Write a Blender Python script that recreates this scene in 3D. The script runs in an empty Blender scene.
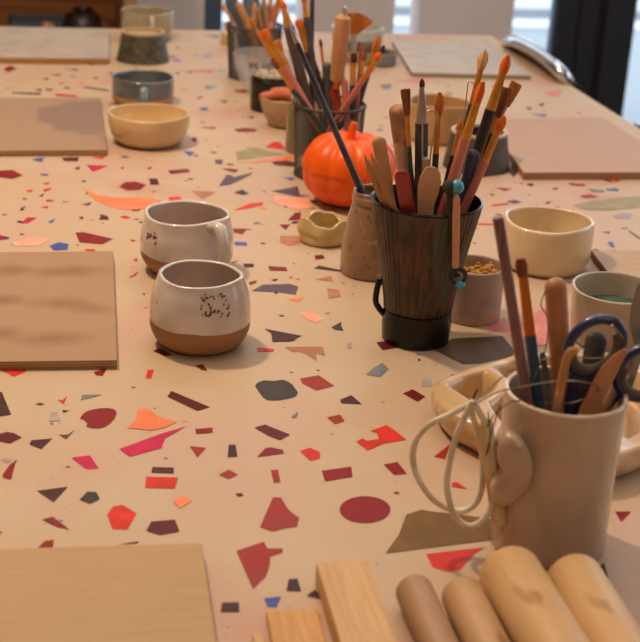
import bpy, bmesh, math, random
from mathutils import Vector, Matrix
random.seed(7)
S = bpy.context.scene
COL = S.collection
PI = math.pi

# ------------------------------------------------------------------ camera
FPX, PITCH, ROLL, YAW = 1418.5, math.radians(21.745), math.radians(3.342), math.radians(12.558)
TZ = 0.75                      # table top height
CAM = Vector((0, 0, TZ + 0.53))
F_ = Vector((math.sin(YAW)*math.cos(PITCH), math.cos(YAW)*math.cos(PITCH), -math.sin(PITCH)))
R_ = Vector((math.cos(YAW), -math.sin(YAW), 0)); D_ = F_.cross(R_)
CX = math.cos(ROLL)*R_ - math.sin(ROLL)*D_
CD = math.sin(ROLL)*R_ + math.cos(ROLL)*D_
cam = bpy.data.cameras.new('camera'); camo = bpy.data.objects.new('camera', cam); COL.objects.link(camo)
m = Matrix.Identity(4)
for i in range(3):
    m[i][0] = CX[i]; m[i][1] = -CD[i]; m[i][2] = -F_[i]; m[i][3] = CAM[i]
camo.matrix_world = m
cam.sensor_fit = 'HORIZONTAL'; cam.sensor_width = 36; cam.lens = FPX*36/640
cam.clip_start = .05
cam.dof.use_dof = True; cam.dof.focus_distance = 1.30; cam.dof.aperture_fstop = 10.5
S.camera = camo

# ------------------------------------------------------------------ light
S.view_settings.view_transform = 'Standard'; S.view_settings.look = 'None'
S.view_settings.exposure = -0.1; S.view_settings.gamma = 1
def lin(h):
    h = h.lstrip('#'); o = []
    for i in (0, 2, 4):
        c = int(h[i:i+2], 16)/255
        o.append(c/12.92 if c <= .04045 else ((c+.055)/1.055)**2.4)
    return (*o, 1)
W = bpy.data.worlds.new('sky'); S.world = W; W.use_nodes = True
bg = W.node_tree.nodes['Background']; bg.inputs[0].default_value = lin('#d6e6f8'); bg.inputs[1].default_value = 3.1
def lamp(name, kind, loc, energy, col, size=.1, target=None, spread=None):
    l = bpy.data.lights.new(name, kind); l.energy = energy; l.color = lin(col)[:3]
    if kind == 'AREA': l.shape = 'DISK'; l.size = size
    else: l.shadow_soft_size = size
    o = bpy.data.objects.new(name, l); COL.objects.link(o); o.location = loc
    d = Vector(target if target else (loc[0], loc[1], 0)) - Vector(loc)
    o.rotation_euler = d.to_track_quat('-Z', 'Y').to_euler()
    return o
lamp('pendant_light', 'POINT', (-0.20, 1.66, TZ+1.32), 59, '#ffe2c4', .045)
lamp('pendant_light', 'POINT', (0.75, 2.30, TZ+1.50), 5, '#ffe0c4', .05)
lamp('fill_light', 'AREA', (0.6, 1.2, 2.75), 9, '#fff1e6', 2.4)  # unseen fill lamp, added to lift the ambient level over the table
lamp('fill_light', 'AREA', (0.5, -1.1, 2.75), 13, '#ffefe2', 1.6, (0.5, 1.2, .7))  # unseen front fill behind the camera, added to brighten upright surfaces
lamp('fill_light', 'AREA', (0.9, 3.3, 2.75), 14, '#eef0f6', 1.6)  # unseen cool fill, added to brighten the far end and back wall

# ------------------------------------------------------------------ projection helpers
def ray(u, v): return F_ + CX*((u-320)/FPX) + CD*((v-321)/FPX)
def at(u, v, z=0):
    d = ray(u, v); t = (TZ + z - CAM.z)/d.z
    return CAM + d*t
def depth(P): return (P-CAM).dot(F_)
def mpp(P): return depth(P)/FPX
def vrow(P):
    w = P-CAM; return 321 + FPX*w.dot(CD)/w.dot(F_)
def ucol(P):
    w = P-CAM; return 320 + FPX*w.dot(CX)/w.dot(F_)
def hgt(P, v):
    lo, hi = -.2, 1.
    for _ in range(40):
        mid = (lo+hi)/2
        if vrow(P+Vector((0, 0, mid))) > v: lo = mid
        else: hi = mid
    return lo
HF = Vector((math.sin(YAW), math.cos(YAW), 0)); HR = Vector((math.cos(YAW), -math.sin(YAW), 0))
def inplane(u, v, ref, off=0):      # point on the upright plane through ref that faces the room's length
    d = ray(u, v); t = ((ref-CAM).dot(HF) + off)/d.dot(HF)
    return CAM + d*t
def onY(u, v, Y):
    d = ray(u, v); return CAM + d*(Y/d.y)

# ------------------------------------------------------------------ materials
MATS = {}
def mat(name, col, rough=.5, metal=0, col2=None, scale=40, amt=1., lo=.4, hi=.65, bump=0, bscale=None, stretch=None, coat=0, trans=0, ior=1.45, spots=None, spec=.5):
    if name in MATS: return MATS[name]
    M = bpy.data.materials.new(name); M.use_nodes = True; nt = M.node_tree; N = nt.nodes; L = nt.links
    b = N['Principled BSDF']; b.inputs['Roughness'].default_value = rough; b.inputs['Metallic'].default_value = metal
    b.inputs['Base Color'].default_value = lin(col)
    b.inputs['Specular IOR Level'].default_value = spec
    if coat: b.inputs['Coat Weight'].default_value = coat; b.inputs['Coat Roughness'].default_value = .08
    if trans: b.inputs['Transmission Weight'].default_value = trans; b.inputs['IOR'].default_value = ior
    tc = N.new('ShaderNodeTexCoord'); vec = tc.outputs['Object']
    if stretch:
        mp = N.new('ShaderNodeMapping'); mp.inputs['Scale'].default_value = stretch; L.new(vec, mp.inputs[0]); vec = mp.outputs[0]
    cur = None
    if col2:
        nz = N.new('ShaderNodeTexNoise'); nz.inputs['Scale'].default_value = scale; nz.inputs['Detail'].default_value = 5; L.new(vec, nz.inputs['Vector'])
        r = N.new('ShaderNodeMapRange'); r.inputs[1].default_value = lo; r.inputs[2].default_value = hi; r.inputs[4].default_value = amt
        L.new(nz.outputs[0], r.inputs[0])
        mx = N.new('ShaderNodeMix'); mx.data_type = 'RGBA'; mx.inputs[6].default_value = lin(col); mx.inputs[7].default_value = lin(col2)
        L.new(r.outputs[0], mx.inputs[0]); cur = mx.outputs[2]
    for (c3, sc, l2, h2) in (spots or []):
        nz = N.new('ShaderNodeTexNoise'); nz.inputs['Scale'].default_value = sc; nz.inputs['Detail'].default_value = 2; L.new(vec, nz.inputs['Vector'])
        r = N.new('ShaderNodeMapRange'); r.inputs[1].default_value = l2; r.inputs[2].default_value = h2
        L.new(nz.outputs[0], r.inputs[0])
        mx = N.new('ShaderNodeMix'); mx.data_type = 'RGBA'; mx.inputs[6].default_value = lin(col); mx.inputs[7].default_value = lin(c3)
        if cur: L.new(cur, mx.inputs[6])
        L.new(r.outputs[0], mx.inputs[0]); cur = mx.outputs[2]
    if cur: L.new(cur, b.inputs['Base Color'])
    if bump:
        nz = N.new('ShaderNodeTexNoise'); nz.inputs['Scale'].default_value = bscale or scale; nz.inputs['Detail'].default_value = 4; L.new(vec, nz.inputs['Vector'])
        bp = N.new('ShaderNodeBump'); bp.inputs['Strength'].default_value = bump; bp.inputs['Distance'].default_value = .002
        L.new(nz.outputs[0], bp.inputs['Height']); L.new(bp.outputs[0], b.inputs['Normal'])
    MATS[name] = M; M['b'] = 1
    return M
def mat_glaze(name, top, bottom, z, rough_b=.6, speck=None, slope=(0, 0), top2=None):
    """Glaze dipped down to height z over bare clay."""
    M = mat(name, top, .22, coat=.5, col2=top2 or top, scale=25, amt=.6, spots=[(speck, 260, .66, .7)] if speck else None)
    nt = M.node_tree; N = nt.nodes; L = nt.links; b = N['Principled BSDF']
    tc = N.new('ShaderNodeTexCoord'); sp = N.new('ShaderNodeSeparateXYZ'); L.new(tc.outputs['Object'], sp.inputs[0])
    nz = N.new('ShaderNodeTexNoise'); nz.inputs['Scale'].default_value = 22; L.new(tc.outputs['Object'], nz.inputs['Vector'])
    a = N.new('ShaderNodeMath'); a.operation = 'MULTIPLY_ADD'; a.inputs[1].default_value = .006; L.new(nz.outputs[0], a.inputs[0]); L.new(sp.outputs[2], a.inputs[2])
    r = N.new('ShaderNodeMapRange'); r.inputs[1].default_value = z+.0025; r.inputs[2].default_value = z+.0035; L.new(a.outputs[0], r.inputs[0])
    mx = N.new('ShaderNodeMix'); mx.data_type = 'RGBA'; mx.inputs[6].default_value = lin(bottom)
    src = b.inputs['Base Color'].links[0].from_socket; L.new(src, mx.inputs[7]); L.new(r.outputs[0], mx.inputs[0]); L.new(mx.outputs[2], b.inputs['Base Color'])
    mr = N.new('ShaderNodeMapRange'); mr.inputs[3].default_value = rough_b; mr.inputs[4].default_value = .22; L.new(r.outputs[0], mr.inputs[0]); L.new(mr.outputs[0], b.inputs['Roughness'])
    L.new(r.outputs[0], b.inputs['Coat Weight'])
    return M

# ------------------------------------------------------------------ mesh builder
class MB:
    def __init__(s): s.bm = bmesh.new()
    def lathe(s, prof, c=(0, 0, 0), segs=64, fn=None, mi=0, close=False):
        c = Vector(c); rows = []
        for k, (r, z) in enumerate(prof):
            row = []
            if r < 1e-6: row = [s.bm.verts.new(c+Vector((0, 0, z)))]
            else:
                for i in range(segs):
                    a = 2*PI*i/segs; rr, zz = (fn(a, r, z, k) if fn else (r, z))
                    row.append(s.bm.verts.new(c+Vector((rr*math.cos(a), rr*math.sin(a), zz))))
            rows.append(row)
        prs = list(zip(rows, rows[1:])) + ([(rows[-1], rows[0])] if close else [])
        for A, B in prs:
            for i in range(segs):
                j = (i+1) % segs
                if len(A) == 1 and len(B) == 1: continue
                if len(A) == 1: f = [A[0], B[i], B[j]]
                elif len(B) == 1: f = [A[i], A[j], B[0]]
                else: f = [A[i], A[j], B[j], B[i]]
                s.bm.faces.new(f).material_index = mi
        return s
    def tube(s, pts, rad, segs=12, flat=1., up=None, caps=True, mi=0, closed=False, sq=False):
        pts = [Vector(p) for p in pts]; n = len(pts)
        if not hasattr(rad, '__len__'): rad = [rad]*n
        rings = []; prev = Vector(up) if up else None
        for i, p in enumerate(pts):
            if closed: t = pts[(i+1) % n]-pts[(i-1) % n]
            else: t = pts[min(i+1, n-1)]-pts[max(i-1, 0)]
            t.normalize()
            if prev is None: prev = t.orthogonal()
            a = prev - t*prev.dot(t)
            if a.length < 1e-6: a = t.orthogonal()
            a.normalize(); b = t.cross(a); prev = a
            ring = []
            for k in range(segs):
                th = 2*PI*k/segs; ca, sa = math.cos(th), math.sin(th)
                if sq:
                    q = max(abs(ca), abs(sa)); ca /= q; sa /= q
                ring.append(s.bm.verts.new(p + a*(ca*rad[i]*flat) + b*(sa*rad[i])))
            rings.append(ring)
        prs = list(zip(rings, rings[1:])) + ([(rings[-1], rings[0])] if closed else [])
        for A, B in prs:
            for k in range(segs):
                j = (k+1) % segs
                s.bm.faces.new([A[k], A[j], B[j], B[k]]).material_index = mi
        if caps and not closed:
            s.bm.faces.new(rings[0][::-1]).material_index = mi; s.bm.faces.new(rings[-1]).material_index = mi
        return s
    def prism(s, pts, z0, z1, mi=0):
        a = [s.bm.verts.new((p[0], p[1], z0)) for p in pts]; b = [s.bm.verts.new((p[0], p[1], z1)) for p in pts]; n = len(pts)
        s.bm.faces.new(a[::-1]).material_index = mi; s.bm.faces.new(b).material_index = mi
        for i in range(n): s.bm.faces.new([a[i], a[(i+1) % n], b[(i+1) % n], b[i]]).material_index = mi
        return s
    def box(s, x0, x1, y0, y1, z0, z1, mi=0): return s.prism([(x0, y0), (x1, y0), (x1, y1), (x0, y1)], z0, z1, mi)
    def slab(s, pts, th, up):           # extrude a 3D outline along up
        up = Vector(up)*th; a = [s.bm.verts.new(p) for p in pts]; b = [s.bm.verts.new(Vector(p)+up) for p in pts]; n = len(pts)
        s.bm.faces.new(a[::-1]); s.bm.faces.new(b)
        for i in range(n): s.bm.faces.new([a[i], a[(i+1) % n], b[(i+1) % n], b[i]])
        return s
    def ball(s, c, r, sx=1, sy=1, sz=1, u=16, v=10, mat_=None):
        M = Matrix.Translation(Vector(c)) @ (mat_ or Matrix.Identity(4)) @ Matrix.Diagonal((sx, sy, sz, 1))
        bmesh.ops.create_uvsphere(s.bm, u_segments=u, v_segments=v, radius=r, matrix=M); return s
    def build(s, name, mats, parent=None, loc=None, smooth=True, bevel=0, subsurf=0, ang=40):
        me = bpy.data.meshes.new(name)
        if loc is not None:
            bmesh.ops.translate(s.bm, verts=s.bm.verts, vec=-Vector(loc))
        bmesh.ops.recalc_face_normals(s.bm, faces=s.bm.faces)
        if smooth:
            for f in s.bm.faces: f.smooth = True
            for e in s.bm.edges:
                if len(e.link_faces) == 2 and e.calc_face_angle(0) > math.radians(ang): e.smooth = False
        s.bm.to_mesh(me); s.bm.free()
        for q in (mats if isinstance(mats, (list, tuple)) else [mats]): me.materials.append(q)
        o = bpy.data.objects.new(name, me); COL.objects.link(o)
        if parent is not None: o.parent = parent
        elif loc is not None: o.location = loc
        if bevel:
            b = o.modifiers.new('bevel', 'BEVEL'); b.width = bevel; b.segments = 2; b.limit_method = 'ANGLE'
        if subsurf:
            b = o.modifiers.new('sub', 'SUBSURF'); b.levels = b.render_levels = subsurf
        return o
def tag(o, label, cat, group=None, kind=None):
    if label: o['label'] = label
    if cat: o['category'] = cat
    if group: o['group'] = group
    if kind: o['kind'] = kind
    return o
def thing(name, label, cat, loc, group=None):
    o = bpy.data.objects.new(name, None); COL.objects.link(o); o.location = loc; o.empty_display_size = .02
    return tag(o, label, cat, group)
def struct(o): o['kind'] = 'structure'; return o
def spline(pts, n=8, closed=False):
    P = [Vector(p) for p in pts]; k = len(P); out = []
    for i in range(k if closed else k-1):
        if closed: a, b, c, d = P[(i-1) % k], P[i], P[(i+1) % k], P[(i+2) % k]
        else: a, b, c, d = P[max(i-1, 0)], P[i], P[i+1], P[min(i+2, k-1)]
        for j in range(n):
            t = j/n; out.append(.5*((2*b)+(c-a)*t+(2*a-5*b+4*c-d)*t*t+(-a+3*b-3*c+d)*t**3))
    if not closed: out.append(P[-1])
    return out

# ------------------------------------------------------------------ the room
YW = 4.1          # glazed wall
YS = 3.25         # open cabinet
XL, XR, ZC, YB = -2.2, 3.4, 2.9, -2.0
wallm = mat('painted_plaster', '#ddd0c8', .8, col2='#d6c8bf', scale=3)
darkwall = mat('warm_plaster', '#a98c78', .85, col2='#99806e', scale=2)
struct(MB().box(XL, XR, YB, YW+.2, ZC, ZC+.1).build('ceiling', mat('ceiling_paint', '#d8ccc0', .9)))
struct(MB().box(XL-.1, XL, YB, YW+.2, 0, ZC).build('wall_left', darkwall))
struct(MB().box(XR, XR+.1, YB, .6, 0, ZC).box(XR, XR+.1, 2.9, YW+.2, 0, ZC).box(XR, XR+.1, .6, 2.9, 0, .8).box(XR, XR+.1, .6, 2.9, 2.5, ZC).build('wall_right', darkwall))
struct(MB().box(XL, XR, YB-.1, YB, 0, ZC).build('wall_front', darkwall))
YR = YW
def wx(u): return onY(u, 20, YW).x
def wr_(u): return onY(u, 20, YR).x
struct(MB().prism([(XL, YB), (XR, YB), (XR, YW+.14), (XL, YW+.14)], -.05, 0).build('floor', mat('floor_concrete', '#7a6d63', .6, col2='#645950', scale=6)))
frame_m = mat('dark_frame_metal', '#2a2a2e', .45, .3); frame_b = mat('slate_frame_metal', '#4c5c6e', .45, .3)
wb = MB()
piers = [(XL, wx(204)), (wx(304), wx(394)), (wx(422), wx(513))]
for a, b in piers: wb.box(a, b, YW, YW+.14, 0, ZC)
wb.box(wx(204), wx(304), YW, YW+.14, 2.5, ZC); wb.box(wx(394), wx(422), YW, YW+.14, 2.5, ZC); wb.box(wx(513), XR, YW, YW+.14, 2.5, ZC)
struct(wb.build('wall_back', wallm, smooth=False))
gl = bpy.data.materials.new('window_glass'); gl.use_nodes = True; nt = gl.node_tree
for n in list(nt.nodes):
    if n.type != 'OUTPUT_MATERIAL': nt.nodes.remove(n)
tr = nt.nodes.new('ShaderNodeBsdfTransparent'); gs = nt.nodes.new('ShaderNodeBsdfGlossy'); gs.inputs['Roughness'].default_value = .02
mxs = nt.nodes.new('ShaderNodeMixShader'); mxs.inputs[0].default_value = .06
nt.links.new(tr.outputs[0], mxs.inputs[1]); nt.links.new(gs.outputs[0], mxs.inputs[2]); nt.links.new(mxs.outputs[0], nt.nodes['Material Output'].inputs[0])
def window(n, x0, x1, jl, jr, fm, z1=2.5, YW=YW):
    r = bpy.data.objects.new('window_%d' % n, None); COL.objects.link(r); r.location = ((x0+x1)/2, YW, 0); struct(r)
    fb = MB()
    if jl > 0: fb.box(x0, x0+jl, YW+.0, YW+.03, 0, z1)
    if jr > 0: fb.box(x1-jr, x1, YW+.0, YW+.03, 0, z1)
    fb.box(x0, x1, YW+.0, YW+.03, 0, .08); fb.box(x0, x1, YW+.0, YW+.03, z1-.08, z1)
    fb.build('window_frame', fm, r, loc=r.location, smooth=False)
    MB().box(x0+jl, x1-jr, YW+.012, YW+.018, .08, z1-.08).build('window_pane', gl, r, loc=r.location, smooth=False)
window(1, wx(204), wx(304), wx(222)-wx(204), .0, frame_b)
window(2, wx(394), wx(422), 0, 0, frame_b)
window(3, wx(513), wx(557), 0, wx(557)-wx(553), frame_b)
window(4, wr_(631), XR, 0, .05, frame_m, YW=YR)
fb = MB().box(XR+.02, XR+.08, .6, .66, .8, 2.5).box(XR+.02, XR+.08, 2.84, 2.9, .8, 2.5).box(XR+.02, XR+.08, .66, 2.84, .8, .86).box(XR+.02, XR+.08, .66, 2.84, 2.44, 2.5)  # unseen side window, added to bring cooler daylight in from the right
w5 = struct(fb.build('window_5', frame_m, smooth=False)); MB().box(XR+.045, XR+.055, .66, 2.84, .86, 2.44).build('window_pane', gl, w5, smooth=False)
pb = MB(); x0, x1 = wr_(557), wr_(631); w = x1-x0
pb.box(x0, x1, YR-.01, YR+.03, 0, 2.5); pb.box(x0+w*.28, x0+w*.34, YR-.022, YR-.01, 0, 2.5); pb.box(x0+w*.6, x1, YR-.035, YR-.01, 0, 2.5)
struct(pb.build('trim_1', frame_m, smooth=False, bevel=.004))
# pavement and road beyond the glass
gp = MB().box(-14, 16, YR+.14, 30, -.06, -.02).build('pavement', mat('pale_paving', '#a2a8ab', .9, col2='#9ba2a6', scale=2)); struct(gp)
k0, k1, k2, k3 = [at(535, v, -.76).y for v in (29, 21, 9, 2)]
struct(MB().box(-14, 16, k0, k1, -.02, .0).build('kerb', mat('kerb_stone', '#d6d8d8', .8)))
struct(MB().box(-14, 16, k1, k2, -.02, -.012).build('road', mat('asphalt', '#787d80', .9, col2='#6d7275', scale=8)))
struct(MB().box(-14, 16, k2, 30, -.02, -.008).build('far_pavement', mat('far_paving', '#c4c6c4', .8)))

# ------------------------------------------------------------------ table
chipcol = {'dk': '#43262a', 'mr': '#7c2028', 'mr2': '#9a4038', 'rd': '#cf3325', 'or': '#e07c50', 'pk': '#c42a5c', 'bl': '#3f5494', 'gy': '#6f777b',
           'br': '#a8714e', 'ol': '#76603a', 'sa': '#eca184', 'pu': '#574651', 'gn': '#a2956f', 'bk': '#2c2b2c', 'gp': '#a0958f', 'dm': '#551a1f', 'tp': '#5d5045', 'pp': '#c67f76'}
keys = list(chipcol)
chipcol.update(mr='#861514', mr2='#9a2c20', dm='#561310', rd='#c62c1a', dk='#41221f', ol='#6e5022', tp='#5a4630', pu='#5c4750', gn='#948860', bk='#3c322c', pk='#b81c48')
tm = mat('terrazzo_ground', '#c0a886', .5, col2='#c2a38b', scale=5, lo=.4, hi=.62, bump=.12, bscale=60, spots=[('#c2ac8e', 9, .5, .66), ('#bf957d', 4.2, .6, .72), ('#8d5f4a', 330, .73, .76)], spec=.3)
chipm = [tm]
for k in keys:
    c = chipcol[k]; cc = [int(c[i:i+2], 16) for i in (1, 3, 5)]
    c2 = {'mr': '#6c1a1c', 'dm': '#7c1c16', 'dk': '#5a2824', 'mr2': '#8a3a30'}.get(k) or '#%02x%02x%02x' % tuple(int(min(255, x*1.16+5)) for x in cc)
    chipm.append(mat('chip_'+k, c, .5, spec=.2, col2=c2, scale=45, lo=.45, hi=.7, amt=.7))
chips = []
def T(ox, oy, s, items):
    for key, p in items:
        chips.append((key, [(ox+p[i]/s, oy+p[i+1]/s) for i in range(0, len(p), 2)]))
T(0, 360, 4, [('rd', (5,40,40,25,95,28,108,45,55,68)), ('mr', (375,50,400,42,410,30,430,32,410,65,385,62)), ('rd', (590,42,615,40,605,75,583,75)),
 ('dk', (-20,125,8,130,45,220,-20,230)), ('gy', (328,140,410,140,323,162)), ('rd', (230,160,250,162,270,145,255,178)), ('gp', (203,212,232,210,242,245,195,248)),
 ('mr', (320,235,330,220,345,208,370,200,400,195,430,194,455,198,466,210,465,222,455,240,440,255,420,268,400,275,370,274,345,268,350,255,335,240)),
 ('or', (508,274,545,238,548,205,572,192,604,204,640,232,708,248,660,272,600,284,560,278)), ('dm', (-20,300,30,288,60,295,88,312,40,335,-10,325)),
 ('dk', (125,322,210,315,165,358,118,340)), ('tp', (235,300,270,300,300,280,265,318)), ('pk', (285,392,360,383,395,435,345,438)),
 ('mr', (10,460,40,420,70,398,60,420,45,480,12,472)), ('dk', (148,525,272,508,215,570)), ('bk', (318,560,350,528,385,530,400,558,360,577)),
 ('gp', (5,400,25,395,50,402,25,415)), ('tp', (140,178,160,172,180,178,160,182))])
T(160, 340, 4, [('dm', (-30,45,0,33,50,62,20,65)), ('mr', (140,103,172,97,190,125,165,120)), ('rd', (388,33,455,38,452,48,390,45)), ('dk', (445,-3,550,0,520,8,450,6)),
 ('bk', (380,185,390,172,415,163,455,165,490,160,510,166,530,180,552,212,545,225,520,235,470,243,430,242,412,230,400,215)),
 ('dm', (45,205,200,270,150,285,30,228)), ('mr', (140,358,210,352,210,372,145,377)), ('dm', (378,352,420,340,520,380,480,402,435,385)),
 ('gy', (525,308,552,288,550,305,535,315)), ('mr2', (118,425,185,432,150,472)), ('dk', (275,420,302,420,310,468,270,470)), ('mr', (388,470,420,435,440,430,490,440,497,455)),
 ('rd', (560,445,600,432,640,450,640,475,600,485)), ('mr2', (235,540,275,520,312,540,275,558)), ('mr2', (443,522,472,520,482,570,455,573)), ('dk', (-30,510,55,512,55,535,-35,532)),
 ('rd', (-55,548,72,552,60,595,-60,592)), ('pk', (-162,438,0,378,105,347,20,395,5,435,-20,440,-120,468))])
T(300, 340, 4, [('mr2', (0,155,75,142,138,185,65,203,10,175)), ('gy', (262,140,290,115,330,92,355,118,320,150)), ('gp', (492,150,520,148,532,185,485,188)),
 ('dm', (412,215,450,198,502,228,470,248)), ('dk', (160,240,205,222,248,258,165,255)), ('mr2', (108,310,160,300,178,325,140,338)),
 ('rd', (225,408,250,395,268,405,315,398,310,375,282,365,345,342,375,360,425,400,335,415,270,443)), 
 ('mr', (87,525,205,508,210,548,100,567)), ('mr', (335,500,390,490,427,537,375,540)), ('mr2', (535,468,600,418,580,478)), ('dm', (305,10,350,5,400,30,330,42))])
T(160, 480, 4, [('mr2', (452,70,485,72,510,115,535,138,557,152,548,188,500,195,450,208,400,190)), ('mr2', (305,285,415,248,430,275,490,275,490,292,440,308,440,340,425,385,372,438)),
 ('dk', (248,492,315,490,318,530,242,530)), ('dk', (515,398,550,396,565,448,505,445)), ('bl', (415,475,485,468,465,510,430,508)), ('dk', (585,465,620,440,660,482)), ('or', (50,85,90,65,128,85,80,115))])
T(0, 480, 4, [('rd', (428,140,450,108,490,100,547,135,510,200,450,198)), ('mr', (168,160,210,148,240,170,280,200,230,190)), ('mr', (148,275,180,245,215,240,212,272)), ('dk', (475,258,555,247,552,255)), ('mr', (0,205,10,210,0,220)),
 ('dm', (605,168,700,160,718,208,640,222,585,205))])
T(230, 220, 4, [('pu', (88,285,130,260,240,257,273,268,262,300,200,290)), ('dk', (138,436,288,465,240,485,170,490,165,455)), ('rd', (108,512,175,517,175,528,110,527)),
 ('br', (218,508,372,508,382,545,345,535,348,565,300,535,270,527,250,530)), ('mr', (152,185,225,190,230,205,160,203)), ('dk', (52,175,95,177,95,190,60,190)),
 ('sa', (278,372,330,365,375,395,345,412,310,400)), ('br', (340,238,405,225,412,248)), ('br', (388,275,435,280,445,308,395,315)), ('bk', (335,195,355,183,450,203,440,208,380,200)),
 ('dm', (338,143,370,140,380,155,342,160)), ('or', (232,318,298,308,270,328)), ('bk', (405,430,445,408,445,425,455,445,420,440)), ('mr', (200,20,240,18,225,40)),
 ('br', (200,65,270,65,300,85,240,105,200,90)), ('bl', (18,88,68,90,68,103,20,102)), ('mr', (12,35,68,36,50,58,15,50)), ('mr', (75,250,110,242,100,255,80,260)), ('gp', (468,495,488,490,485,515,470,515))])
T(0, 130, 4, [('dk', (248,112,315,110,312,126,255,125)), ('bl', (130,118,175,110,170,124,140,126)), ('rd', (365,110,420,105,410,118)), ('mr', (-20,165,50,160,92,182,50,197,-20,187)),
 ('pk', (345,140,432,143,400,158,370,168)), ('bl', (160,175,195,178,190,184,165,182)), ('mr', (475,228,500,210,540,207,585,220,560,240,510,243)), ('dk', (593,195,630,195,637,220,605,218)),
 ('or', (325,232,395,262,460,272,610,270,642,292,610,312,510,322,440,308,380,280)), ('mr', (302,412,335,410,452,437,410,458,318,450)), ('bl', (198,465,235,450,275,458,270,480,215,482)),
 ('rd', (340,477,380,477,380,485,345,485)), ('mr', (-10,420,40,430,-10,445)), ('pk', (85,372,110,350,148,352,110,375)), ('bl', (190,370,220,355,210,372)), ('dm', (395,360,405,343,430,345,437,360)),
 ('dk', (313,350,335,347,330,360)), ('pu', (325,298,368,290,355,303)), ('rd', (160,310,190,305,195,315)), ('rd', (100,243,135,240,120,250)), ('pk', (170,240,210,230,200,240,180,248)),
 ('dk', (153,265,178,255,170,266)), ('rd', (530,520,550,512,550,528)), ('rd', (518,437,545,443,530,450)), ('rd', (515,590,555,567,545,582,520,592)), ('sa', (50,450,130,430,210,435,150,465,60,465)),
 ('mr', (480,152,498,148,490,158)), ('mr', (585,155,610,147,600,158)), ('mr', (295,155,320,145,318,160)), ('rd', (165,213,200,210,190,220)), ('dk', (78,320,90,312,98,318,88,324)), ('mr', (85,272,110,276,98,280))])
T(150, 110, 4, [('gn', (343,170,415,150,540,178,350,203)), ('or', (355,215,590,178,590,200)), ('rd', (460,150,490,130,530,140,545,160)), ('mr', (335,78,380,72,430,78,420,88,350,88)),
 ('pk', (195,70,265,68,260,78)), ('bl', (133,165,180,170,160,188)), ('pu', (258,200,290,198,290,218,262,216)), ('mr', (70,243,150,235,162,248,85,257)),
 ('pu', (275,305,300,270,340,268,410,250,400,262,320,300)), ('dk', (0,275,25,275,38,300,0,300)), ('br', (165,323,262,328,210,357)), ('dk', (335,330,370,320,395,335,370,342)),
 ('rd', (338,400,400,375,452,370,450,382,350,402)), ('rd', (73,350,120,347,128,358,80,365)), ('sa', (495,345,640,355,640,395,590,400,500,375)), ('dm', (485,208,540,203,590,212,580,228,500,222)),
 ('pu', (485,325,560,312,590,305,600,340,640,345,590,348)), ('bl', (530,270,578,272,570,284)), ('mr', (550,443,580,412,605,410,600,440)), ('mr', (518,460,558,460,540,478)),
 ('bl', (340,530,385,530,380,542,345,541)), ('rd', (325,610,360,600,330,615)), ('mr', (165,115,185,110,185,130,170,128)), ('mr', (285,235,330,236,355,240,340,252))])
T(0, 0, 4, [('mr', (15,275,40,262,70,275,30,290)), ('dk', (255,275,318,278,305,283)), ('pu', (195,298,245,298,235,305)), ('mr', (165,315,195,312,190,320)), ('bk', (48,370,165,373,160,380,50,375)),
 ('pk', (218,375,315,383,300,390,225,384)), ('pu', (325,350,350,348,440,362,430,366)), ('pp', (395,325,440,318,440,332)), ('or', (310,330,345,328,320,338)), ('rd', (230,335,258,328,250,338)),
 ('mr', (135,358,168,355,165,366)), ('dk', (370,312,395,310,385,318)), ('pu', (430,292,450,288,445,298))])
T(150, 0, 4, [('bl', (80,240,125,238,118,248)), ('gy', (215,345,270,342,250,355,225,358)), ('bl', (195,435,225,430,235,440,210,444)), ('gy', (265,400,320,402,300,412)), ('mr2', (335,360,395,360,380,373,345,370)),
 ('pk', (180,390,218,385,200,396)), ('dk', (385,468,418,466,410,476)), ('pp', (110,358,160,358,140,363)), ('gp', (240,275,310,280,280,288)), ('pu', (98,290,120,292,112,300)), ('tp', (140,285,178,287,160,292))])
T(480, 130, 4, [('gn', (375,300,470,280,560,270,700,266,700,305,520,322,420,320)), ('mr2', (350,212,425,218,415,226,365,222)), ('gy', (428,235,500,243,490,252,450,248)), ('bl', (503,235,555,237,555,246,510,243)),
 ('mr2', (57,230,132,235,100,245)), ('mr', (35,255,60,258,50,265)), ('rd', (40,300,110,292,118,298,50,306)), ('pu', (105,285,140,280,170,290,130,296)), ('mr2', (395,265,440,257,478,270,420,275)),
 ('mr', (295,308,320,310,325,320)), ('pu', (345,325,370,320,405,340,385,342)), ('gp', (530,345,570,333,612,335,600,355,550,353)), ('pu', (485,408,520,406,518,415)), ('bl', (508,450,530,448,540,470,525,470)),
 ('pu', (590,398,640,430,640,440,600,410)), ('rd', (-10,373,60,375,55,382,-10,380)), ('mr', (285,235,315,230,305,240)), ('br', (188,262,200,258,203,268)), ('dk', (115,170,130,120,155,165,135,190)),
 ('mr', (190,215,208,213,215,222)), ('mr', (490,200,515,197,535,212,520,210)), ('pp', (270,285,300,283,290,290))])
T(380, 310, 4, [('tp', (215,160,290,115,430,108,490,105,540,165,530,185,400,215,330,218)), ('mr', (150,198,160,196,165,203,155,205))])
T(370, 440, 4, [('ol', (62,455,115,380,130,340,145,300,205,280,250,288,330,295,450,312,500,320,500,400,300,425)), ('rd', (225,458,460,430,420,455,395,480,360,520,310,527,250,510)), ('rd', (328,175,345,168,388,197,328,188)),
 ('mr2', (92,212,105,207,120,213,108,219))])
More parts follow.
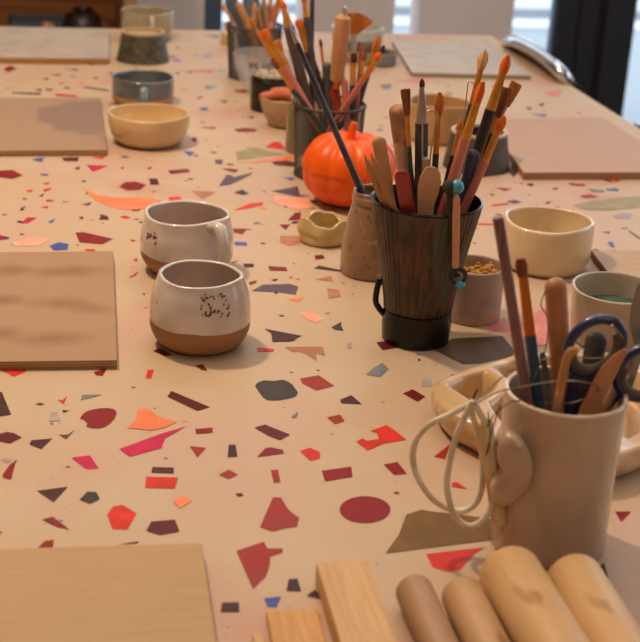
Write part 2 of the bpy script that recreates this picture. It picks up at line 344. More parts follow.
T(0, 0, 1, [('pp', (500,330,520,322,552,303,557,345,530,347)), ('mr', (615,512,631,512,621,522)), ('dk', (598,568,604,563,609,580)), ('pp', (485,322,505,318,512,330,490,333)), ('pp', (438,66,470,64,465,72)),
 ('mr', [q for k in range(24) for q in (365+25.5*math.cos(k*PI/12), 510+13.5*math.sin(k*PI/12))]),
 ('pp', (335,60,352,58,350,64)), ('gy', (378,85,392,84,390,90)), ('pp', (400,58,425,57,420,62)), ('pp', (545,92,562,90,560,97,548,96)), ('mr', (538,104,545,103,542,107)), ('gy', (530,114,548,114,545,118)), ('pu', (525,108,532,107,530,111)),
 ('pp', (395,80,430,78,425,84)), ('gp', (190,54,215,53,210,58)), ('pp', (180,30,200,29,198,33)), ('gy', (205,35,220,35,218,39)), ('pp', (125,32,140,31,138,36)), ('pp', (190,70,215,69,213,74))])
tb = MB()
XT0, XT1, YT0, YT1 = -1.05, .97, .25, 2.865
tb.box(XT0, XT1, YT0, YT1, TZ-.035, TZ)
def flat(pts, z, mi):
    try: f = tb.bm.faces.new([tb.bm.verts.new((p[0], p[1], z)) for p in pts]); f.material_index = mi
    except Exception: return
for i, (k, p) in enumerate(chips):
    P = [at(u, v) for u, v in p]
    P = [q for q in P if XT0 < q.x < XT1 and YT0 < q.y < YT1]
    if len(P) > 2: flat(P, TZ+.0003+.00003*(i % 9), 1+keys.index(k))
rc = ['mr', 'mr', 'dk', 'rd', 'pu', 'br', 'dm', 'gy', 'bl', 'or', 'tp', 'mr2']
for i in range(2300):
    x, y = random.uniform(XT0+.03, XT1-.03), random.uniform(YT0+.03, YT1-.03)
    if i > 1500: x, y = random.uniform(-.25, XT1-.03), random.uniform(1.3, YT1-.03)
    P = Vector((x, y, TZ)); w = P-CAM
    seen = w.dot(F_) > 0 and -10 < ucol(P) < 650 and -10 < vrow(P) < 652
    r = random.uniform(.0008, .0042)**1 if seen else random.choice([.002, .004, .012, .02])*random.uniform(.7, 1.3)
    if seen and y > 1.5: r = random.choice([r, random.uniform(.003, .008)])
    if seen and random.random() < .45: continue
    n = random.choice([3, 4, 4, 5, 6]); a0 = random.uniform(0, 6.28); st = random.uniform(.5, 1); ang = random.uniform(0, PI)
    pts = []
    for k in range(n):
        a = a0+2*PI*k/n+random.uniform(-.25, .25); q = Vector((math.cos(a)*r, math.sin(a)*r*st)); q = Matrix.Rotation(ang, 2) @ q
        pts.append((x+q.x, y+q.y))
    flat(pts, TZ+.00012, 1+keys.index(random.choice(rc)))
table = thing('work_table', 'long worktable with peach terrazzo top set with red, blue and dark chips', 'table', ((XT0+XT1)/2, (YT0+YT1)/2, 0))
tb.build('table_top', chipm, table, loc=table.location, smooth=False)
legm = mat('table_leg_paint', '#3a3634', .5)
for x in (XT0+.12, XT1-.12):
    for y in (YT0+.15, YT1-.15):
        MB().box(x-.03, x+.03, y-.03, y+.03, 0, TZ-.095).build('leg', legm, table, loc=table.location, smooth=False, bevel=.003)
ap = MB(); 
for x in (XT0+.1, XT1-.13): ap.box(x, x+.03, YT0+.1, YT1-.1, TZ-.095, TZ-.035)
for y in (YT0+.1, YT1-.13): ap.box(XT0+.13, XT1-.13, y, y+.03, TZ-.095, TZ-.035)
ap.build('apron', legm, table, loc=table.location, smooth=False)

# ------------------------------------------------------------------ boards
def ply_side(nm='plywood_edge'): return mat(nm, '#8d6a48', .7, col2='#b08c64', scale=60, stretch=(.05, .05, 9), lo=.45, hi=.55)
def board(name, label, uv, th, top, group='ware boards on the table', cat='board', lift=0, edge=None, covered=False):
    P = [at(u, v, th+lift) for u, v in uv]; c = sum(P, Vector())/len(P); c.z = TZ+lift
    b = MB(); b.prism([(p.x, p.y) for p in P], TZ+lift, TZ+lift+th)
    o = b.build(name, [top, edge or ply_side()], loc=c, smooth=False, bevel=.0008)
    for f in o.data.polygons:
        if abs(f.normal.z) < .5: f.material_index = 1
    return tag(o, label, cat, group)
def blob_mat(name, base, base2, stain, blobs, rough=.7, grain=(3, 60, 1)):
    """board top with stains at given local spots (x, y, rx, ry)"""
    M = mat(name, base, rough, col2=base2, scale=8, stretch=grain, lo=.35, hi=.7)
    nt = M.node_tree; N = nt.nodes; L = nt.links; b = N['Principled BSDF']; cur = b.inputs['Base Color'].links[0].from_socket
    tc = N.new('ShaderNodeTexCoord'); nz = N.new('ShaderNodeTexNoise'); nz.inputs['Scale'].default_value = 30; L.new(tc.outputs['Object'], nz.inputs[0])
    for (x, y, rx, ry, sharp) in blobs:
        mp = N.new('ShaderNodeMapping'); mp.vector_type = 'TEXTURE'; mp.inputs[1].default_value = (x, y, 0); mp.inputs[3].default_value = (rx, ry, 1000); L.new(tc.outputs['Object'], mp.inputs[0])
        ln = N.new('ShaderNodeVectorMath'); ln.operation = 'LENGTH'; L.new(mp.outputs[0], ln.inputs[0])
        ad = N.new('ShaderNodeMath'); ad.operation = 'MULTIPLY_ADD'; ad.inputs[1].default_value = .9; L.new(nz.outputs[0], ad.inputs[0]); L.new(ln.outputs['Value'], ad.inputs[2])
        r = N.new('ShaderNodeMapRange'); r.inputs[1].default_value = 1.45 if not sharp else 1.47; r.inputs[2].default_value = .6 if not sharp else 1.35; r.inputs[4].default_value = .75
        L.new(ad.outputs[0], r.inputs[0])
        mx = N.new('ShaderNodeMix'); mx.data_type = 'RGBA'; mx.inputs[7].default_value = lin(stain); L.new(cur, mx.inputs[6]); L.new(r.outputs[0], mx.inputs[0]); cur = mx.outputs[2]
    L.new(cur, b.inputs['Base Color'])
    return M
th = .009
def quadc(uv, t):
    P = [at(u, v, t) for u, v in uv]; return sum(P, Vector())/4
q1 = [(113, 251), (117.3, 360), (-140, 363), (-120, 253)]; c1 = quadc(q1, th)
def loc1(u, v, c=c1): p = at(u, v, th); return p.x-c.x, p.y-c.y
bl1 = [(*loc1(u, v), .055*sx, .024, 0) for u, v, sx in ((8, 270, .5), (62, 271, 1), (2, 300, .5), (55, 303, .8), (90, 308, .5), (50, 338, .9), (5, 333, .4), (-50, 270, 1), (-50, 303, 1), (-60, 336, 1))]
board('plywood_board', 'plywood board with brown smudge stripes left of the white cups', q1, th, blob_mat('board_smudged', '#a38260', '#9f7e5d', '#85593a', bl1))
q2 = [(101, 97.5), (107.5, 149.8), (-160, 151), (-140, 98)]; c2 = quadc(q2, th)
bl2 = [(*loc1(82, 117, c2), .065, .1, 1)]
board('plywood_board', 'plywood board with a grey damp patch beside the blue mug and bowl', q2, th, blob_mat('board_damp', '#a08468', '#9b7f64', '#80685a', bl2))
q3 = [(109.5, 29), (109, 58.5), (-150, 56), (-120, 23)]
board('canvas_board', 'pale canvas-covered board at the far left corner of the table', q3, .011, mat('canvas_grey', '#b3a899', .9, col2='#a89a8c', scale=30), edge=mat('canvas_edge', '#9a7142', .8))
q4 = [(392, 41), (487, 39.5), (531, 75.5), (412, 72.5)]
board('canvas_board', 'light grey board at the far end near the chrome chair', q4, .008, mat('canvas_white', '#b9b0a6', .9, col2='#aea59b', scale=30), edge=mat('board_grey_edge', '#8a7c62', .8))
q5 = [(485, 119), (603, 117), (690, 172), (524, 172.5)]
board('plywood_board', 'pinkish plywood board behind the white bowl at the right edge', q5, .011, mat('board_pink', '#b5937a', .6, col2='#b08d72', scale=6, stretch=(3, 30, 1)), edge=mat('pinkish_edge', '#a57a58', .7, col2='#8f6546', scale=50, stretch=(.1, .1, 8)))
q6 = [(591, 250), (740, 250), (800, 330), (626, 296)]
board('plywood_board', 'tan board partly hidden behind the green-glazed bowl', q6, .010, mat('board_tan', '#b79a7a', .65, col2='#ad8f6f', scale=6, stretch=(3, 30, 1)), edge=mat('board_dark_edge', '#6c5134', .7))
q7 = [(202, 543), (219, 660), (-170, 690), (-130, 552)]
board('plywood_board', 'large light plywood board at the bottom left corner', q7, .012, mat('board_olive', '#b39162', .6, col2='#ae8b5c', scale=5, stretch=(2.5, 40, 1)), edge=mat('board_olive_edge', '#a88a60', .7))

# guide strips
def strip(label, u0, v0, u1, v1, wpx, th, length, col, lift=0):
    A = at(u0, v0, lift+th); B = at(u1, v1, lift+th); d = (B-A).normalized(); n = Vector((-d.y, d.x, 0))
    if n.x < 0: n = -n
    w = wpx*mpp(A); z0 = TZ+lift
    pts = [A, A+n*w, A+n*w+d*length, A+d*length]
    b = MB().prism([(p.x, p.y) for p in pts], z0, z0+th)
    o = b.build('guide_strip', col, loc=Vector((A.x, A.y, z0)), smooth=False, bevel=.0015)
    return tag(o, label, 'wooden strip', 'wooden rolling guide strips')
gw = mat('beech_strip', '#c89a5e', .55, col2='#b98a4e', scale=6, stretch=(45, 3, 3), lo=.35, hi=.7)
gw2 = mat('pine_strip', '#cf9c58', .55, col2='#bb8746', scale=6, stretch=(40, 3, 3), lo=.35, hi=.7)
gw3 = mat('birch_strip', '#cfa873', .55, col2='#c0965e', scale=6, stretch=(45, 3, 3), lo=.35, hi=.7)
strip('thick light wood strip beside the four rolling pins', 316, 562, 341, 642, 53, .017, .3, gw3)
strip('yellowish thin wood strip left of the thick wood strip', 266, 610, 272, 642, 52, .006, .25, gw2)
strip('thin wood strip barely showing at the bottom, leftmost of the strips', 252, 633, 256, 660, 13, .005, .22, gw3)

# rolling pins
def pin(label, u0, v0, u1, v1, rpx, mt, length=.32):
    z = .02
    for _ in range(4):
        A = at(u0, v0, z); z = rpx*mpp(A)
    r = z; B = at(u1, v1, z); d = (B-A).normalized()
    pts = [A-d*.000, A+d*.0015, A+d*.004, A+d*(length-.004), A+d*(length-.0015), A+d*length]
    base = Vector((A.x, A.y, TZ))
    o = MB().tube(pts, [r*.86, r*.96, r, r, r*.96, r*.86], 48).build('rolling_pin', mt, loc=base, ang=50)
    return tag(o, label, 'rolling pin', 'rolling pins at the bottom edge')
pw = mat('pin_wood', '#bd986c', .5, col2='#b0875a', scale=7, stretch=(6, 2.5, 6), lo=.35, hi=.7, spots=[('#8b6038', 9, .63, .72)])
pw2 = mat('pin_wood_light', '#cfab7a', .5, col2='#c29c69', scale=7, stretch=(6, 2.5, 6), lo=.35, hi=.7, spots=[('#a37646', 8, .64, .74)])
pw3 = mat('pin_wood_dull', '#a98462', .5, col2='#9a7552', scale=7, stretch=(6, 2.5, 6), lo=.35, hi=.7)
pin('slim dull rolling pin next to the thick wood strip', 413, 589, 437, 642, 19, pw3)
pin('slim rolling pin, second from the thick wood strip', 461, 593, 485, 642, 21.5, pw)
pin('thick rolling pin touching the heart-handled mug, left of the other thick one', 508, 571, 550, 642, 31.5, pw2)
pin('thick rolling pin at the bottom right corner in front of the mug', 572, 577, 611, 642, 29.5, pw2)

# ------------------------------------------------------------------ vessels
def wob(amp, seed, k=(2, 3, 5)):
    rr = random.Random(seed); ph = [rr.uniform(0, 6.28) for _ in k]; w = [1, .6, .35]
    return lambda a: amp*sum(w[i]*math.sin(k[i]*a+ph[i]) for i in range(len(k)))
class Vessel: pass
def vessel(name, label, cat, cu, cv, prof, rimv, mt, wall=.004, wr=.0, wz=.0, seed=1, part=None, group=None, floor=.005, segs=72, extra=None, mi_in=None, lip=1., H=None, sub=None):
    P = at(cu, cv); V = Vessel(); V.P = P; V.H = H or hgt(P, rimv)
    V.prof = []
    for r, hf in prof:
        z = V.H*hf; V.prof.append((r*mpp(P+Vector((0, 0, z))), z))
    V.wall = wall
    def rad(z):
        pr = V.prof
        for (r0, z0), (r1, z1) in zip(pr, pr[1:]):
            if z <= z1 + 1e-9:
                if z1 == z0: return r1
                t = max(0, (z-z0)/(z1-z0)); return r0+(r1-r0)*t
        return pr[-1][0]
    V.rad = rad; V.zf = floor; V.Rr = rad(V.H)-wall
    sm = spline([Vector((r, z, 0)) for r, z in V.prof], 5) if len(prof) > 2 else [Vector((r, z, 0)) for r, z in V.prof]
    outer = [(p.x, max(0, p.y)) for p in sm]
    V.outer = outer
    rt, H_ = outer[-1]
    full = [(0, 0.0), (outer[0][0]*.5, 0), (outer[0][0]*.96, 0)] + [(outer[0][0], .0008)] + outer[1:-1]
    w = wall
    full += [(rt, H_-w*.5*lip), (rt-w*.15, H_-w*.15*lip), (rt-w*.5, H_), (rt-w*.85, H_-w*.15*lip), (rt-w, H_-w*.5*lip)]
    inn = [(r-w, z) for r, z in outer[::-1][1:] if z > floor+.002 and z < H_-w*.6]
    full += inn + [(max(.001, rad(floor)-w*1.1), floor+.001), (max(.001, rad(floor)-w*2.2), floor), (.3*rad(floor), floor), (0, floor)]
    f1, f2 = wob(wr, seed), wob(wz, seed+9, (2, 3, 5))
    def fn(a, r, z, k):
        t = z/H_; g = 1+f1(a)*(.4+.6*t); zz = z + f2(a)*H_*t*t
        if extra: r, zz = extra(a, r, zz, k)
        return r*g, zz
    b = MB().lathe(full, segs=segs, fn=fn)
    if part:
        V.root = thing(name, label, cat, P, group); V.body = b.build(part, mt, V.root, ang=70)
    else:
        V.root = V.body = tag(b.build(name, mt, ang=70), label, cat, group); V.root.location = P
    return V
def handle(V, phi, z0, z1, out, wd, tk, mt, name='handle', bow=.5, inset=.0015):
    """loop handle in the upright plane at angle phi from the camera-facing side"""
    a = math.atan2(CAM.y-V.P.y, CAM.x-V.P.x)+phi; d = Vector((math.cos(a), math.sin(a), 0)); up = Vector((0, 0, 1))
    r0, r1 = V.rad(z0)-inset, V.rad(z1)-inset
    pts = [d*r0+up*z0, d*(r0+out*.6)+up*(z0+.003), d*(r0+out)+up*(z0*.68+z1*.32), d*(max(r0, r1)+out*.92)+up*(z0*.35+z1*.65), d*(r1+out*.45)+up*(z1+.002), d*r1+up*z1]
    side = d.cross(up)
    o = MB().tube(spline(pts, 6), tk, 14, flat=wd/tk, up=side).build(name, mt, V.root)
    return o
def surf(V, u, v):
    a0 = math.atan2(CAM.y-V.P.y, CAM.x-V.P.x); best = None
    lo, hi, zl, zh = -1.6, 1.6, 0, V.H
    for it in range(6):
        for i in range(15):
            for j in range(15):
                a = lo+(hi-lo)*i/14; z = zl+(zh-zl)*j/14; r = V.rad(z)
                p = V.P+Vector((r*math.cos(a0+a), r*math.sin(a0+a), z)); e = (ucol(p)-u)**2+(vrow(p)-v)**2
                if best is None or e < best[0]: best = (e, a, z)
        da, dz = (hi-lo)/6, (zh-zl)/6; lo, hi, zl, zh = best[1]-da, best[1]+da, best[2]-dz, best[2]+dz
    a, z = best[1]+a0, best[2]; r = V.rad(z)
    return Vector((r*math.cos(a), r*math.sin(a), z)), Vector((math.cos(a), math.sin(a), 0))

# two white and brown cups
def cupz(P, v, off=0): return hgt(P, v)
stampm = mat('stamp_brown', '#6d4c36', .6)
def stamps(V, pts, name='stamped_mark', r=.0021):
    b = MB()
    for (u, v, s, ang) in pts:
        p, n = surf(V, u, v); t = Vector((-n.y, n.x, 0)); q = t*math.cos(ang)+Vector((0, 0, 1))*math.sin(ang)
        rm = Matrix((q, q.cross(n), n)).transposed().to_4x4()
        b.ball(p-n*.0001, r*s, 1, .55, .4, 8, 6, rm)
    return b.build(name, stampm, V.body)
A = vessel('ceramic_cup', 'white glazed cup with brown base, nearest of the two, stamped dots on front', 'cup', 199.5, 343, [(33, 0), (43, .09), (49, .25), (50.5, .42), (50, .6), (47.5, .78), (44, .92), (42.5, 1)], 273,
  mat_glaze('cup_glaze_a', '#d6ccc2', '#9c6e48', .0275, speck=None, top2='#bdb2a6'), wall=.0042, wr=.006, wz=.012, seed=3, part='cup_body')
rs = random.Random(5)
stamps(A, [(214+rs.uniform(-13, 15), 305+rs.uniform(-12, 12), rs.uniform(.5, 1), rs.uniform(0, 3)) for _ in range(46)])
stamps(A, [(155+rs.uniform(-2, 4), 300+rs.uniform(-6, 7), rs.uniform(.6, 1), rs.uniform(0, 3)) for _ in range(9)])
B = vessel('ceramic_mug', 'white glazed mug with brown base and curved handle, behind the nearer stamped cup', 'mug', 186.5, 270, [(30, 0), (39, .1), (45, .27), (46, .45), (45.8, .65), (43.5, .84), (42.5, 1)], 212,
  mat_glaze('cup_glaze_b', '#d6ccc2', '#9c6e48', .0245, top2='#bdb2a6'), wall=.0042, wr=.014, wz=.016, seed=8, part='cup_body')
handle(B, .60, B.H*.93, B.H*.18, .025, .0072, .0052, mat('handle_glaze', '#c9bdb2', .22, coat=.5, col2='#b5a89d', scale=25))
stamps(B, [(146+rs.uniform(-3, 10), 238+rs.uniform(-5, 6), rs.uniform(.8, 1.3), rs.uniform(0, 3)) for _ in range(14)])

# bowl and blue mug at left back
C_ = vessel('ceramic_bowl', 'plain cream bowl in front of the blue mug', 'bowl', 148.5, 143, [(21, 0), (29, .05), (36, .28), (39.5, .6), (40.5, .85), (40.5, 1)], 112, mat('cream_bowl', '#dcc090', .3, coat=.4, col2='#cbaa78', scale=12), wall=.003, wr=.008, wz=.012, seed=4)
ct = mat_glaze('blue_mug_glaze', '#4c545a', '#b08a5e', .0155, top2='#6b7072')
D = vessel('ceramic_mug', 'blue-grey glazed mug with handle, behind the cream bowl', 'mug', 143, 103, [(24, 0), (29, .1), (31, .4), (31, .75), (31.5, 1)], 76, ct, wall=.0035, wr=.01, wz=.012, seed=5, part='mug_body')
handle(D, .02, D.H*.72, D.H*.1, .018, .007, .005, mat('blue_handle', '#6e7f84', .2, coat=.6, col2='#55646b', scale=30))
Ev = vessel('tapered_cup', 'dark green speckled cup, narrower at the top, in front of a cream mug', 'cup', 143, 60, [(26.5, 0), (26, .1), (23.5, .5), (21, 1)], 31.5, mat('dark_green_clay', '#4f4a33', .45, col2='#3a3524', scale=60, spots=[('#6c6446', 120, .6, .66)]), wall=.003, seed=6, part='cup_body')
MB().lathe([(Ev.rad(Ev.H)+.0006, Ev.H-.002), (Ev.rad(Ev.H)+.0006, Ev.H+.0012), (Ev.rad(Ev.H)-.0035, Ev.H+.0012), (Ev.rad(Ev.H)-.0036, Ev.H-.006)], segs=48).build('cup_rim', mat('pale_clay_rim', '#b89d74', .5), Ev.root)
Fv = vessel('ceramic_mug', 'cream mug with small handle at the far end, behind the dark green cup', 'mug', 147, 40, [(20, 0), (24, .2), (26, .6), (26.5, 1)], 10, mat_glaze('cream_mug_glaze', '#a39778', '#9a8864', .012, top2='#8f8466'), wall=.003, wz=.02, seed=7, part='mug_body')
handle(Fv, .15, Fv.H*.85, Fv.H*.3, .013, .0045, .0035, mat('cream_handle', '#b8ab8e', .25, coat=.5))

MB().lathe([(0, Ev.H-.005), (Ev.rad(Ev.H)-.0045, Ev.H-.005)], segs=40).build('clay_filling', mat('pale_clay_rim', '#b89d74', .5), Ev.root)
# mesh pots
meshm = mat('mesh_metal', '#4c4138', .5, .3)
def mesh_pot(label, cu, cv, rb, rt, rimv, cell, wire, group='wire mesh pots'):
    P = at(cu, cv); V = Vessel(); V.P = P; V.H = hgt(P, rimv); V.wall = .0015; V.zf = .003
    r0, r1 = rb*mpp(P), rt*mpp(P+Vector((0, 0, V.H))); V.rad = lambda z: r0+(r1-r0)*z/V.H; V.Rr = r1-.002
    V.root = thing('mesh_pot', label, 'pot', P, group)
    n = int(2*PI*r0/cell); rows = int(V.H/(cell*.75))*2; rows += rows % 2; b = MB(); vs = []
    for j in range(rows+1):
        z = .004+(V.H-.006)*j/rows; r = V.rad(z); vs.append([b.bm.verts.new((r*math.cos(2*PI*(i+.5*(j % 2))/n), r*math.sin(2*PI*(i+.5*(j % 2))/n), z)) for i in range(n)])
    for j in range(rows-1):
        for i in range(n):
            if j % 2 == 0: l, rr = vs[j+1][(i-1) % n], vs[j+1][i]
            else: l, rr = vs[j+1][i], vs[j+1][(i+1) % n]
            b.bm.faces.new([vs[j][i], rr, vs[j+2][i], l])
    o = b.build('mesh_wall', meshm, V.root, smooth=False)
    w = o.modifiers.new('wire', 'WIREFRAME'); w.thickness = wire; w.use_even_offset = False; w.use_replace = True
    ring = lambda z, r, t: [(r*math.cos(k*PI/24), r*math.sin(k*PI/24), z) for k in range(48)]
    MB().tube(ring(V.H, r1, 0), .0021, 10, closed=True).build('rim_ring', meshm, V.root)
    MB().tube(ring(.002, r0, 0), .002, 8, closed=True).build('base_ring', meshm, V.root)
    MB().lathe([(0, .0008), (r0, .0008), (r0, .003), (0, .003)], segs=48).build('base_plate', meshm, V.root)
    return V
MP = mesh_pot('wire mesh pot full of brushes behind the orange pumpkin', 326, 175, 31.5, 35.5, 104, .0052, .0011)
GP = mesh_pot('larger dark mesh pot of tools at the far end, behind the glass bowl', 253, 77, 24, 27.5, 25, .0055, .0018)

# glass jar behind the mesh pot
JL = vessel('glass_jar', 'murky khaki glass jar half hidden behind the mesh pot of brushes', 'jar', 303, 151, [(17, 0), (18, .08), (18, .7), (15, .88), (15, 1)], 97, mat('murky_glass', '#6f6245', .25, coat=.6, col2='#877854', scale=20), wall=.003, seed=2)
# pumpkin
PP = at(347, 203.5); pm_ = mpp(PP); PR = 46.5*pm_; PH = hgt(PP, 133)
pk = mat('orange_plastic', '#ea5c00', .38, spec=.4, col2='#e25400', scale=8)
pkroot = thing('toy_pumpkin', 'bright orange ribbed plastic pumpkin with a stem', 'pumpkin', PP)
def pumpkin(z0, z1, name, g=0):
    b = MB(); prof = []
    n = 26
    zs = [z0+(z1-z0)*(1-math.cos(PI*k/n))/2 for k in range(n+1)]
    for z in zs:
        t = z/PH*2-1; r = PR*(max(0, 1-abs(t)**2.5))**(1/2.3)
        prof.append((max(r, .0)+g, z))
    def fn(a, r, z, k):
        lobe = abs(math.cos(a*5+.3)); w = .93+.07*lobe**.6
        t = z/PH; zz = z - (.10*PH*max(0, 1-r/(PR*.5)) if t > .6 else 0) - (0 if t < .6 else .05*PH*(1-lobe)*(r/PR))
        return r*w, zz
    b.lathe([(0, prof[0][1])]+prof+[(0, prof[-1][1])], segs=120, fn=fn)
    return b.build(name, pk, pkroot, ang=60)
pumpkin(.0012, PH*.53, 'pumpkin_base'); pumpkin(PH*.53, PH, 'pumpkin_lid', .0012)
sp = [Vector((0, 0, PH*.84)), Vector((0, 0, PH*.95)), Vector((.001, 0, PH*1.06)), Vector((.003, 0, PH*1.15))]
MB().tube(sp, [.0095, .0062, .0052, .0048], 10).build('stem', pk, pkroot, bevel=.0008)

# background small vessels
Kb = vessel('small_bowl', 'cream bowl of orange clay pieces behind the mesh pot', 'bowl', 284, 126, [(12, 0), (17, .15), (23, .6), (25.5, 1)], 97, mat('cream_speck', '#b89a74', .45, col2='#ab8c66', scale=20), wall=.003, wz=.02, seed=11)
def rest(name, label, cat, V, items, mt, group, r):
    for k_, (du, dv, dz, sx, ang) in enumerate(items):
        p = V.P+HR*du+HF*dv+Vector((0, 0, V.H+dz)); d = HR*math.cos(ang)+HF*math.sin(ang)
        pts = [p-d*sx, p-d*sx*.4+Vector((0, 0, .003)), p+d*sx*.4+Vector((0, 0, .003)), p+d*sx]
        o = MB().tube(spline(pts, 4), [r*.7]+[r]*(len(spline(pts, 4))-2)+[r*.6], 12).build(name, mt, loc=p); tag(o, label[k_] if isinstance(label, list) else label, cat, group)
orc = mat('orange_clay', '#c0663a', .6, col2='#b0572e', scale=40)
rest('clay_piece', ['leftmost orange clay lump in the cream bowl behind the mesh pot', 'orange clay lump in the middle front of the cream bowl behind the mesh pot', 'orange clay lump at the back of the cream bowl behind the mesh pot'], 'clay piece', Kb, [(-.024, -.004, -.004, .014, .6), (.002, -.006, .001, .016, -.5), (-.006, .012, .0, .016, .2)], orc, 'orange clay lumps', .009)
rest('clay_piece', 'yellow lump at the right side of the bowl of orange clay', 'clay piece', Kb, [(.020, .004, -.002, .010, 1.2)], mat('yellow_clay', '#c79a3e', .6), 'yellow lumps', .009)
Jb = vessel('black_pot', 'small black pot filled with white scraps in front of the glass bowl', 'pot', 271, 109, [(20, 0), (21, .1), (21.5, 1)], 78, mat('black_enamel', '#17110e', .35), wall=.002, seed=12)
wp = mat('white_scrap', '#b3a590', .8, col2='#b7a78f', scale=60)
rr = random.Random(3); b = MB()
for k in range(14):
    p = (rr.uniform(-.018, .018), rr.uniform(-.018, .018), Jb.H-.004+rr.uniform(0, .010)); b.ball(p, rr.uniform(.006, .011), 1, rr.uniform(.4, 1), .6, 6, 4)
q = b.build('white_scraps', wp, smooth=False); q.location = Jb.P; tag(q, 'crumpled white scraps filling the small black pot', 'scraps', kind='stuff')
glassm = mat('clear_glass', '#ffffff', .03, trans=1, ior=1.3)
milk = gl.copy(); milk.name = 'frosted_glass'; dn_ = milk.node_tree.nodes.new('ShaderNodeBsdfDiffuse'); dn_.inputs[0].default_value = lin('#d8d2ca')
mx2 = milk.node_tree.nodes.new('ShaderNodeMixShader'); mx2.inputs[0].default_value = .2; _o = milk.node_tree.nodes['Material Output']; _s = _o.inputs[0].links[0].from_socket
milk.node_tree.links.new(_s, mx2.inputs[1]); milk.node_tree.links.new(dn_.outputs[0], mx2.inputs[2]); milk.node_tree.links.new(mx2.outputs[0], _o.inputs[0])
Ib = vessel('glass_bowl', 'clear glass bowl with etched capital letters in front of the large mesh pot', 'bowl', 262, 93, [(10, 0), (19, .15), (26, .5), (29.5, .85), (30, 1)], 54, milk, wall=.0022, wz=.0, seed=13, part='bowl_body')
MB().tube([(Ib.rad(Ib.H)*math.cos(k*PI/24)*.985, Ib.rad(Ib.H)*math.sin(k*PI/24)*.985, Ib.H) for k in range(48)], .0013, 8, closed=True).build('glass_rim', mat('rim_glass', '#cfc8c0', .08, trans=.7), Ib.root)
tx = bpy.data.curves.new('etched', 'FONT'); tx.body = 'PUIS'; tx.size = .020; tx.align_x = 'CENTER'; tx.extrude = .0002
to = bpy.data.objects.new('etched_tmp', tx); COL.objects.link(to); dg = bpy.context.evaluated_depsgraph_get(); me = bpy.data.meshes.new_from_object(to.evaluated_get(dg)); bpy.data.objects.remove(to)
sp_, sn_ = surf(Ib, 261, 70); a0 = math.atan2(sn_.y, sn_.x)
for v in me.vertices:
    z = sp_.z+v.co.y*.8; r = Ib.rad(z)+.0006+v.co.z; a = a0+v.co.x/.045; v.co = (r*math.cos(a), r*math.sin(a), z)
me.materials.append(mat('etched_letter', '#4d433c', .6)); o = bpy.data.objects.new('lettering', me); COL.objects.link(o); o.parent = Ib.body
Hb = vessel('small_bottle', 'tiny cream and gold bottle left of the large mesh pot', 'bottle', 227, 44, [(5.5, 0), (6.5, .1), (6.5, .5), (3, .65), (4, .8), (3.2, 1)], 22, mat('cream_bottle', '#b79a62', .25, coat=.6, col2='#d2c29c', scale=80), wall=.001, seed=14)
# blue cream bowl and low dish right back
bb = mat_glaze('navy_band_glaze', '#2c2c46', '#c0a98c', .022, top2='#a6a196')
AAb = vessel('banded_bowl', 'cream bowl with navy band at the far end beside the low dish', 'bowl', 356, 60, [(16, 0), (20, .2), (25, .6), (26, 1)], 27, bb, wall=.003, seed=15)
MB().lathe([(AAb.rad(AAb.H*.70)+.0007, AAb.H*.70), (AAb.rad(AAb.H)+.0007, AAb.H), (AAb.rad(AAb.H)-.0035, AAb.H+.0008), (AAb.rad(AAb.H*.7)-.0035, AAb.H*.7)], segs=48).build('pale_rim_band', mat('pale_blue_rim', '#b4b3ac', .3), AAb.body)
BBb = vessel('low_dish', 'low round khaki and grey dish right of the navy-banded bowl', 'dish', 378, 64, [(16, 0), (18, .2), (18.5, 1)], 51, mat('khaki_dish', '#8d8560', .4, col2='#77767a', scale=22, lo=.45, hi=.55), wall=.003, seed=16)
CCc = vessel('ceramic_bowl', 'tan straight-sided bowl behind the ribbed cup of tools', 'bowl', 437, 139, [(27, 0), (30, .1), (31, .5), (31.5, 1)], 101, mat('tan_bowl', '#bd9360', .4, coat=.2, col2='#b08553', scale=10), wall=.003, wz=.02, seed=17)
DDp = vessel('grey_pot', 'dark grey pot, wide at the base, in front of the right-hand plywood board', 'pot', 476, 167, [(33.5, 0), (33, .15), (30, .6), (28, 1)], 131, mat('dark_grey_clay', '#564a3c', .6, col2='#443a2f', scale=50), wall=.004, seed=18, part='pot_body')
MB().lathe([(DDp.rad(DDp.H)+.0005, DDp.H-.002), (DDp.rad(DDp.H)+.0005, DDp.H+.0012), (DDp.rad(DDp.H)-.0045, DDp.H+.0012), (DDp.rad(DDp.H)-.0046, DDp.H-.003)], segs=48).build('pot_rim', mat('chalky_rim', '#b8a98e', .5), DDp.body)

# lobed dish
def lobe(a, r, z, k):
    t = min(1, z/.02); return r*(1+.07*t*math.cos(5*a+2.4)+.05*t*math.cos(2*a+1)), z*(1+.13*t*math.cos(3*a+2.0)+.05*math.cos(7*a))
Pd = vessel('scalloped_dish', 'small yellow-cream dish with pinched lobed rim beside the glass jar', 'dish', 323, 241, [(20, 0), (23.5, .1), (24, .4), (25.5, .55), (25, .75), (23.5, 1)], 219, mat('yellow_cream_glaze', '#cbb07a', .2, coat=.5, col2='#bb9f66', scale=18), wall=.0045, wr=.01, seed=20, extra=lobe, floor=.004)
# jar with pencil
jm = mat('clay_smeared_glass', '#9a7856', .22, coat=.6, col2='#876647', scale=16, spots=[('#6a5846', 150, .62, .68), ('#b79c7c', 90, .62, .7)])
Oj = vessel('glass_jar', 'clay-smeared glass jar holding one long dark brush, left of the ribbed cup', 'jar', 370, 272, [(28, 0), (30.5, .05), (30.5, .3), (28, .55), (24, .78), (22, .86), (23.5, .88), (23.5, .93), (22.5, .95), (22.5, 1)], 190, jm, wall=.0025, seed=21)
